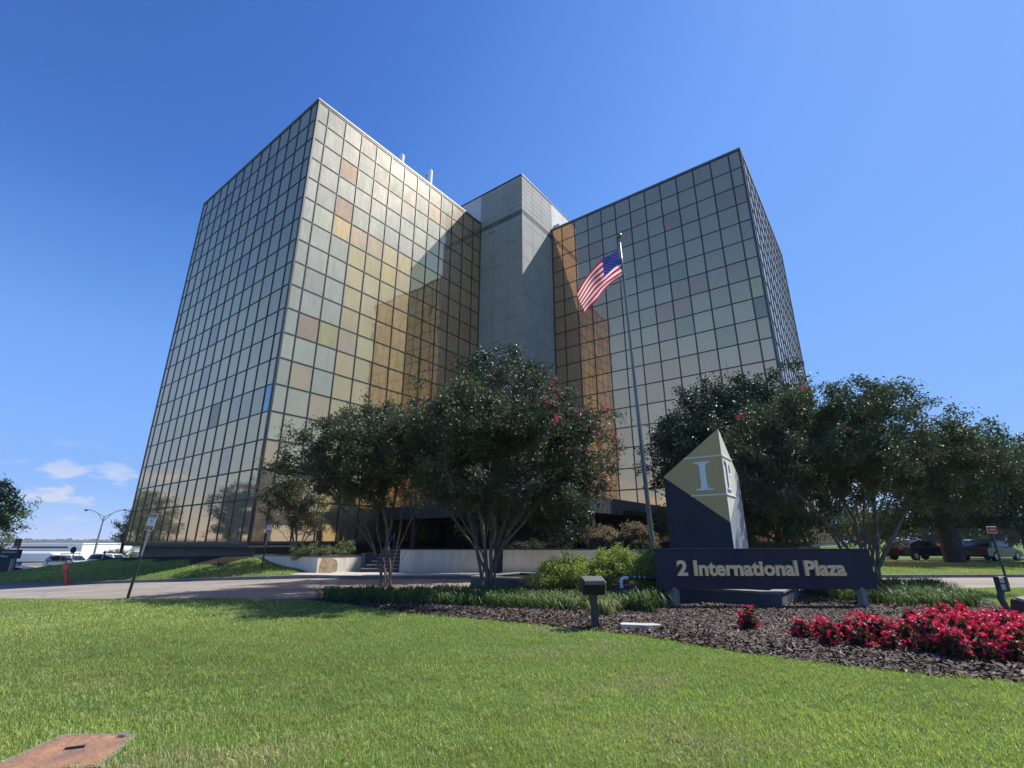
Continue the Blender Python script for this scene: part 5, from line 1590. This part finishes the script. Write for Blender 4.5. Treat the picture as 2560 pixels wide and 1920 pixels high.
# ------------------------------------------------------------------ street furniture
def parking_sign(base, top, lean_label, face_rz, w, h):
    t = thing('parking_sign', base, lean_label, 'sign', 'red and white no-parking signs')
    b_, tp = np.array(base, float), np.array(top, float)
    d = unit(tp - b_)
    MB().tube([b_ - d * .1, b_ + (tp - b_) * .5], [.042, .042], 6).build('post', M['post_dark'], t)
    MB().tube([b_ + (tp - b_) * .5, tp], [.028, .028], 6).build('upper_post', M['steel'], t)
    Y = np.array([-math.sin(face_rz), math.cos(face_rz), 0]); X = unit(np.cross(Y, d)); N = np.cross(X, d)
    if N[1] > 0: N = -N
    c = tp - d * (h / 2 - .04) + N * .045
    def rr(w_, h_, r_):
        out = []
        for cx, cz, a0 in ((w_ / 2 - r_, h_ / 2 - r_, 0), (-w_ / 2 + r_, h_ / 2 - r_, 90), (-w_ / 2 + r_, -h_ / 2 + r_, 180), (w_ / 2 - r_, -h_ / 2 + r_, 270)):
            for k in range(4): out.append((cx + r_ * math.cos(R(a0 + 30 * k)), cz + r_ * math.sin(R(a0 + 30 * k))))
        return out
    MB().prism(rr(w, h, .04), c, X, d, N, .008).build('plate', M['white'], t)
    MB().box(c + d * h * .345 + N * .0095, (w * .86, .004, h * .22), X, N, d).build('red_band', M['sign_red'], t)
    MB().box(c - d * h * .345 + N * .0095, (w * .86, .004, h * .22), X, N, d).build('red_band', M['sign_red'], t)
    o_ = c + N * .012
    raised_text('NO', w * .40, h * .075, o_ - X * w * .20 + d * h * .365, X, d, N, .003, M['white'], t, .01, 'lettering', True)
    raised_text('PARKING', w * .74, h * .075, o_ - X * w * .37 + d * h * .262, X, d, N, .003, M['white'], t, .01, 'lettering', True)
    raised_text('FIRE LANE', w * .5, h * .035, o_ - X * w * .25 - d * h * .06, X, d, N, .003, M['sign_red'], t, 0, 'lettering', True)
    raised_text('TOW AWAY', w * .74, h * .065, o_ - X * w * .37 - d * h * .335, X, d, N, .003, M['white'], t, .01, 'lettering', True)
    raised_text('ZONE', w * .36, h * .065, o_ - X * w * .18 - d * h * .43, X, d, N, .003, M['white'], t, .01, 'lettering', True)
    MB().lathe(c + d * h * .08 + N * .011, [(.03, 0), (.03, .003)], 12, 0, X, d, N).build('emblem', M['steel'], t)
    return t
parking_sign((-12.15, 16.66, float(G(-12.15, 16.66))), (-11.88, 16.66, 2.47), 'red and white no-parking sign on the leaning post in the front lawn edge', R(10), .25, .56)
parking_sign((-13.36, 27.64, float(G(-13.36, 27.64))), (-13.27, 27.64, 2.62), 'red and white no-parking sign on the straight post beside the left planter wall', R(35), .27, .60)
t = thing('tow_sign', (18.5, 19.5, 0), 'red sign on a dark leaning post by the driveway at far right', 'sign')
MB().tube([(18.5, 19.5, -.1), (18.43, 19.5, 2.15)], .04, 6).build('post', M['post_dark'], t)
MB().box((18.43, 19.44, 2.04), (.38, .012, .25)).build('plate', M['white'], t, bevel=.01)
MB().box((18.43, 19.43, 2.04), (.34, .012, .21)).build('red_panel', M['sign_red'], t)
raised_text('TOW ZONE', .22, .05, (18.32, 19.422, 2.02), (1, 0, 0), ZX, (0, -1, 0), .003, M['white'], t, .01, 'lettering', True)

gy_ = float(G(-23.8, 27.95))
t = thing('standpipe', (-23.8, 27.95, gy_), 'slim red hydrant-like standpipe leaning by the kerb of the left bank', 'hydrant')
b_ = np.array([-23.8, 27.95, gy_]); zd = unit(np.array([-.36, 0, 1.16])); xd = unit(np.cross((0, 1, 0), zd)); yd = np.cross(zd, xd)
MB().lathe(b_, [(.16, -.08), (.16, .02), (.115, .04), (.105, .80), (.11, .84)], 12, 0, xd, yd, zd).build('pipe', M['red_paint'], t)
MB().lathe(b_, [(.13, .80), (.145, .82), (.145, 1.02), (.11, 1.10), (.06, 1.17), (.035, 1.22)], 12, 0, xd, yd, zd).build('cap', M['orange_paint'], t)
for s_ in (-1, 1): MB().lathe(b_ + zd * .92 + xd * .13 * s_, [(.045, 0), (.045, .05), (.03, .06)], 8, 0, yd, zd, xd * s_).build('outlet', M['orange_paint'], t)

# twin-arm street lamp
lx, ly = -57.8, 71.0; lz = float(G(lx, ly))
t = thing('street_lamp', (lx, ly, lz), 'tall grey street lamp with two curved arms beyond the left bank', 'street lamp')
MB().tube([(lx, ly, lz), (lx + .05, ly, 2.0), (lx + .15, ly, 5.0)], [.16, .12, .08], 8).build('pole', M['steel'], t)
for s_ in (-1, 1):
    MB().tube([(lx + .15, ly, 4.35), (lx + .15 + s_ * .9, ly, 5.35), (lx + .15 + s_ * 1.6, ly, 5.75), (lx + .15 + s_ * 2.5, ly, 5.95)], .045, 6).build('arm', M['steel'], t)
    MB().tube([(lx + .15, ly, 5.0), (lx + .15 + s_ * 1.0, ly, 5.43)], .035, 6).build('brace', M['steel'], t)
    MB().lathe((lx + .15 + s_ * 2.45, ly, 5.93), [(.06, 0), (.15, .2), (.16, .45), (.05, .62)], 10, 0, (0, 1, 0), (0, 0, 1), (s_, 0, -.08)).build('lamp_head', M['coping'], t)
# street signs and lamps on the left
t = thing('round_sign', (-34.1, 40, float(G(-34.1, 40))), 'dark back of a round sign on a thin post on the left bank', 'sign')
z_ = float(G(-34.1, 40)); MB().tube([(-34.1, 40, z_), (-34.2, 40, 1.3)], .03, 6).build('post', M['steel'], t)
MB().lathe((-34.2, 39.96, 1.0), [(.24, 0), (.24, .015)], 16, 0, (1, 0, 0), (0, 0, 1), (0, -1, 0)).build('disc', M['black'], t)
z_ = float(G(-30.15, 38)); t = thing('path_lamp', (-30.15, 38, z_), 'small dark bollard light on the crest of the left bank', 'light')
MB().tube([(-30.15, 38, z_), (-30.15, 38, .78)], .035, 6).build('post', M['black'], t)
MB().box((-30.15, 38, .86), (.14, .12, .18)).build('lamp_head', M['black'], t, bevel=.02)
z_ = float(G(-36.68, 38.2)); t = thing('notice_sign', (-36.68, 38.2, z_), 'maroon notice sign on a dark post at the far left edge', 'sign')
MB().tube([(-36.68, 38.2, z_ - .1), (-36.9, 38.2, 1.7)], .05, 6).build('post', M['post_dark'], t)
MB().box((-36.93, 38.13, 1.56), (.54, .012, .54)).build('plate', M['sign_maroon'], t, bevel=.006)
for k in range(3): MB().box((-36.93, 38.12, 1.72 - .11 * k), (.38, .006, .034)).build('text_line', M['steel'], t)
MB().box((-36.93, 38.12, 1.38), (.47, .008, .13)).build('red_band', M['sign_red'], t)
# direction board
z_ = float(G(-41, 42)); t = thing('direction_sign', (-41.2, 42, z_), 'navy International Plaza direction board on a stone pier at far left', 'sign')
MB().bb(-42.7, -40.33, 42.0, 42.25, .30, 1.0).build('board', M['navy'], t)
MB().bb(-41.9, -40.85, 42.05, 42.2, z_ - .1, .30).build('pier', M['navy_slab'], t)
MB().bb(-40.85, -40.68, 42.02, 42.22, z_ - .1, .30).build('pier_edge', M['stone'], t)
raised_text('International', 1.30, .18, (-41.72, 42.0, .73), (1, 0, 0), ZX, (0, -1, 0), .02, M['white'], t, .01, 'lettering', True)
raised_text('Plaza', .60, .18, (-41.75, 42.0, .41), (1, 0, 0), ZX, (0, -1, 0), .02, M['white'], t, .01, 'lettering', True)
MB().prism([(-42.5, .65), (-42.15, .38), (-41.82, .65), (-42.15, .92)], (0, 41.995, 0), (1, 0, 0), ZX, (0, -1, 0), .015).build('diamond', M['steel'], t)
t = thing('globe_lamp', (-41.4, 46, float(G(-41.4, 46))), 'white globe light on a short post behind the direction board', 'light')
z_ = float(G(-41.4, 46)); MB().tube([(-41.4, 46, z_), (-41.4, 46, -.1)], .04, 6).build('post', M['steel'], t)
MB().lathe((-41.4, 46, -.15), [(.03, 0), (.17, .1), (.2, .22), (.15, .36), (.03, .42)], 12).build('globe', M['white'], t, smooth=True)

# ------------------------------------------------------------------ vehicles
def car(name, label, loc, rz, paint, L_=4.7, Wd=1.8, kind='sedan', cat='car', group=None):
    t = thing(name, loc, label, cat, group)
    c_, s_ = math.cos(rz), math.sin(rz)
    O = np.array(loc, float); X = np.array([c_, s_, 0]); Y = np.array([-s_, c_, 0])
    h = L_ / 2
    if kind == 'sedan':
        side = [(-h, .42), (-h + .05, .30), (h - .05, .28), (h, .45), (h - .04, .62), (h - .35, .74), (h - 1.25, .90), (-h + .75, .96), (-h + .1, .93), (-h + .02, .7)]
        roof = [(h - 1.35, .90), (h - 2.1, 1.36), (-h + 1.85, 1.42), (-h + .95, 1.2), (-h + .55, .96)]
    else:
        side = [(-h, .5), (-h + .05, .38), (h - .05, .36), (h, .55), (h - .05, .85), (h - .4, .98), (h - 1.2, 1.06), (-h + .15, 1.08), (-h + .02, .9)]
        roof = [(h - 1.25, 1.06), (h - 1.95, 1.66), (-h + .9, 1.74), (-h + .35, 1.62), (-h + .1, 1.08)]
    MB().prism(side, O - Y * Wd / 2, X, ZX, Y, Wd).build('body', paint, t, bevel=.06)
    # tapered cabin
    n = len(roof); z0 = min(q[1] for q in roof); z1 = max(q[1] for q in roof)
    V = []
    for sgn in (-1, 1):
        for x, z in roof:
            w_ = Wd / 2 - .04 - .2 * (z - z0) / (z1 - z0); V.append(O + X * x + Y * sgn * w_ + ZX * z)
    MB().add(V, [tuple(range(n)), tuple(range(2 * n - 1, n - 1, -1))] + [((i + 1) % n, i, n + i, n + (i + 1) % n) for i in range(n)]).build('cabin', paint, t, bevel=.03)
    cx = np.mean([q[0] for q in roof]); 
    for sgn in (-1, 1):
        for xa, xb in ((0.06, .50), (.53, .95)):
            xs0 = roof[-1][0] + .18 + (roof[0][0] - roof[-1][0] - .36) * np.array([xa, xb])
            top = [np.interp(x, [q[0] for q in roof[::-1]], [q[1] for q in roof[::-1]]) - .09 for x in xs0]
            P4 = []
            for x, z in ((xs0[0], z0 + .06), (xs0[1], z0 + .06), (xs0[1], max(top[1], z0 + .08)), (xs0[0], max(top[0], z0 + .08))):
                w_ = Wd / 2 - .04 - .2 * (z - z0) / (z1 - z0) + .008; P4.append(O + X * x + Y * sgn * w_ + ZX * z)
            th = [p - Y * sgn * .02 for p in P4]
            MB().add(P4 + th, [(0, 1, 2, 3), (7, 6, 5, 4), (0, 4, 5, 1), (1, 5, 6, 2), (2, 6, 7, 3), (3, 7, 4, 0)]).build('window', M['carglass'], t)
    for (a, b_), nm in (((roof[0], roof[1]), 'windscreen'), ((roof[-1], roof[-2]), 'rear_window')):
        dx, dz = b_[0] - a[0], b_[1] - a[1]; nn = np.array([dz, -dx]) / math.hypot(dx, dz) * (1 if nm == 'windscreen' else -1)
        P4 = []
        for f, sg in ((.12, -1), (.12, 1), (.9, 1), (.9, -1)):
            z = a[1] + dz * f; x = a[0] + dx * f; w_ = Wd / 2 - .14 - .2 * (z - z0) / (z1 - z0)
            P4.append(O + X * (x + nn[0] * .012) + Y * sg * w_ + ZX * (z + nn[1] * .012))
        th = [p - X * nn[0] * .02 - ZX * nn[1] * .02 for p in P4]
        MB().add(P4 + th, [(0, 1, 2, 3), (7, 6, 5, 4), (0, 4, 5, 1), (1, 5, 6, 2), (2, 6, 7, 3), (3, 7, 4, 0)]).build(nm, M['carglass'], t)
    rw_ = .33 if kind == 'sedan' else .37
    for x in (-h + .95, h - .92):
        for sgn in (-1, 1):
            ctr = O + X * x + Y * sgn * (Wd / 2 - .09) + ZX * rw_
            w = MB().lathe(ctr, [(rw_ * .62, -.10), (rw_ * .96, -.10), (rw_, -.07), (rw_, .07), (rw_ * .96, .10), (rw_ * .62, .10)], 18, 0, X, ZX, -Y * sgn * -1.0).build('wheel', M['rubber'], t)
            MB().lathe(ctr + Y * sgn * .075, [(rw_ * .62, -.03), (rw_ * .62, .02), (rw_ * .5, .03), (rw_ * .12, .035)], 14, 0, X, ZX, Y * sgn).build('rim', M['steel'], w)
    for sgn in (-1, 1):
        MB().box(O + X * (h - .10) + Y * sgn * (Wd / 2 - .3) + ZX * (.62 if kind == 'sedan' else .82), (.10, .36, .12), X, Y).build('headlight', M['lamp_clear'], t, bevel=.02)
        MB().box(O - X * (h - .03) + Y * sgn * (Wd / 2 - .26) + ZX * (.80 if kind == 'sedan' else .95), (.08, .38, .14), X, Y).build('tail_lamp', M['lamp_red'], t, bevel=.02)
        MB().box(O + X * (h - 1.75) + Y * sgn * (Wd / 2 + .07) + ZX * (z0 + .08), (.10, .16, .10), X, Y).build('mirror', paint, t, bevel=.02)
    return t
def gzz(x, y): return float(G(x, y)) + .012
car('parked_car', 'dark grey sedan parked at the right under the trees', (33.7, 36.2, gzz(33.7, 36.2)), R(24), M['car_grey'])
car('parked_car', 'black sedan mostly hidden behind the thick right-hand trunk', (30.0, 37.8, gzz(30.0, 37.8)), R(12), M['car_black'])
car('parked_car', 'pale silver car far behind the grey sedan on the right', (98, 108, gzz(98, 108)), R(6), M['car_silver'], kind='suv')
car('parked_car', 'white car glimpsed above the name board between the tree trunks', (20.5, 43.5, gzz(20.5, 43.5)), R(8), M['car_white'])
car('parked_car', 'white wagon behind the left bank, farther right of the two', (-47.0, 60.5, gzz(-47.0, 60.5)), R(-4), M['car_white'], kind='suv', L_=4.9)
car('parked_car', 'silver wagon with dark windows behind the left bank, nearer the standpipe', (-48.9, 57.2, gzz(-48.9, 57.2)), R(-4), M['car_silver'], kind='suv', L_=4.8)
car('parked_car', 'red car at the left edge behind the direction board', (-45.6, 46.2, gzz(-45.6, 46.2)), R(14), M['car_red'])

# ------------------------------------------------------------------ far left: sheds, trailers, plain, woods
def shed(name, label, x0, x1, y0, y1, z0, z1, cat, rz=0.0, doors=0, band=True):
    t = thing(name, ((x0 + x1) / 2, (y0 + y1) / 2, z0), label, cat)
    MB().bb(x0, x1, y0, y1, z0, z1).build('wall', M['roofmetal'], t)
    MB().bb(x0 - .3, x1 + .3, y0 - .3, y1 + .3, z1 + .005, z1 + .35).build('roof', M['roofmetal'], t)
    if band:
        n = 3
        for k in range(n):
            xa = x0 + (x1 - x0) * (k + .12) / n; xb = x0 + (x1 - x0) * (k + .82) / n
            MB().bb(xa, xb, y0 - .12, y0 - .01, z1 - 1.5, z1 - .85).build('window_strip', M['black'], t)
    for k in range(doors):
        xa = x0 + (x1 - x0) * (k + .3) / doors
        MB().bb(xa, xa + 3.2, y0 - .10, y0 - .01, z0, z0 + 2.6).build('loading_door', M['slate_cap'], t)
    return t
shed('warehouse', 'long white flat-roofed warehouse in the plain beyond the left bank', -262, -168, 200, 226, -5.6, .75, 'warehouse', doors=9)
shed('warehouse', 'lower white shed standing in front of the long warehouse', -208, -160, 178, 190, -5.4, -2.2, 'warehouse', doors=4, band=False)
for k, (x, y, lb) in enumerate([(-176, 165, 'leftmost'), (-160, 160, 'middle'), (-146, 158, 'rightmost')]):
    t = thing('trailer', (x, y, -5.4), lb + ' of three white truck trailers parked before the sheds', 'trailer', 'white trailers before the sheds')
    z0 = float(G(x, y))
    MB().bb(x - 6, x + 6, y - 1.25, y + 1.25, z0 + 1.0, z0 + 3.3).build('box', M['roofmetal'], t)
    MB().bb(x - 5.6, x + 5.6, y - 1.0, y + 1.0, z0 + .75, z0 + .99).build('chassis', M['black'], t)
    for q_ in (-4.6, -3.4, 4.0): MB().lathe((x + q_, y - 1.1, z0 + .5), [(.5, -.15), (.5, .15)], 12, 0, (1, 0, 0), (0, 0, 1), (0, -1, 0)).build('wheel', M['rubber'], t)
# low pale terminal buildings further out
for k, (x, y, w, d_, h, lb) in enumerate([(-330, 420, 70, 20, 5, 'leftmost pale building of the far row'), (-245, 410, 40, 18, 4, 'small pale building in the middle of the far row'), (-320, 560, 120, 26, 8, 'long pale building behind the far row')]):
    t = thing('far_building', (x, y, -11), lb + ', seen left of the tower', 'building', 'far pale buildings left of the tower')
    z0 = float(G(x, y))
    MB().bb(x - w / 2, x + w / 2, y - d_ / 2, y + d_ / 2, z0, z0 + h).build('wall', M['stone'], t)
    MB().bb(x - w / 2 - .5, x + w / 2 + .5, y - d_ / 2 - .5, y + d_ / 2 + .5, z0 + h + .01, z0 + h + .5).build('roof', M['roofmetal'], t)
    for q_ in range(5): MB().bb(x - w / 2 + w * (q_ + .2) / 5, x - w / 2 + w * (q_ + .7) / 5, y - d_ / 2 - .15, y - d_ / 2 - .01, z0 + h * .35, z0 + h * .65).build('window', M['black'], t)
# dry plain
V = []; F = []
for i in range(41):
    x = -900 + i * 20
    for j in range(31):
        y = 110 + j * 30
        V.append((x, y, float(G(x, y)) + .05))
for i in range(40):
    for j in range(30): F.append((i * 31 + j, (i + 1) * 31 + j, (i + 1) * 31 + j + 1, i * 31 + j + 1))
tag(np_mesh('plain', V, F, M['plain'], smooth=True), kind='structure')
# far wooded ridge
n = 1500
az = np.linspace(R(-85), R(30), n)
V = []; F = []
r_ = np.random.default_rng(5)
bumps = np.interp(np.arange(n), np.arange(0, n + 9, 9), r_.normal(0, 1, n // 9 + 2)[:len(np.arange(0, n + 9, 9))]) + np.interp(np.arange(n), np.arange(0, n + 3, 3), r_.normal(0, .5, n // 3 + 2)[:len(np.arange(0, n + 3, 3))]) + r_.normal(0, .3, n)
for layer, (dist, top, amp) in enumerate([(1500, -1.0, 1.6), (2600, 12, 2.6)]):
    b0 = len(V)
    for i in range(n):
        x, y = dist * math.sin(az[i]), dist * math.cos(az[i])
        zt = top + amp * bumps[(i * (layer + 2)) % n]
        V += [(x, y, -30), (x * 1.004, y * 1.004, zt), (x * 1.06, y * 1.06, zt - 3)]
    for i in range(n - 1):
        for k in (0, 1): F.append((b0 + i * 3 + k, b0 + (i + 1) * 3 + k, b0 + (i + 1) * 3 + k + 1, b0 + i * 3 + k + 1))
tag(np_mesh('woodland_ridge', V, F, M['far_wood']), 'dark wooded ridge along the far horizon', 'woodland', kind='stuff')
# ------------------------------------------------------------------ thin air haze: one closed box round the camera and the whole scene
hz = MB().bb(-6500, 6500, -300, 6500, -31.5, 46).build('haze', [])
hm = bpy.data.materials.new('haze_air'); hm.use_nodes = True
nt = hm.node_tree; nt.nodes.clear()
out = nt.nodes.new('ShaderNodeOutputMaterial'); pv = nt.nodes.new('ShaderNodeVolumePrincipled')
pv.inputs['Color'].default_value = (0.80, 0.88, 1.0, 1); pv.inputs['Density'].default_value = 0.00016
nt.links.new(pv.outputs[0], out.inputs['Volume'])
hz.data.materials.append(hm)
tag(hz, 'thin pale blue summer haze filling the air over the plain', 'haze', kind='stuff')
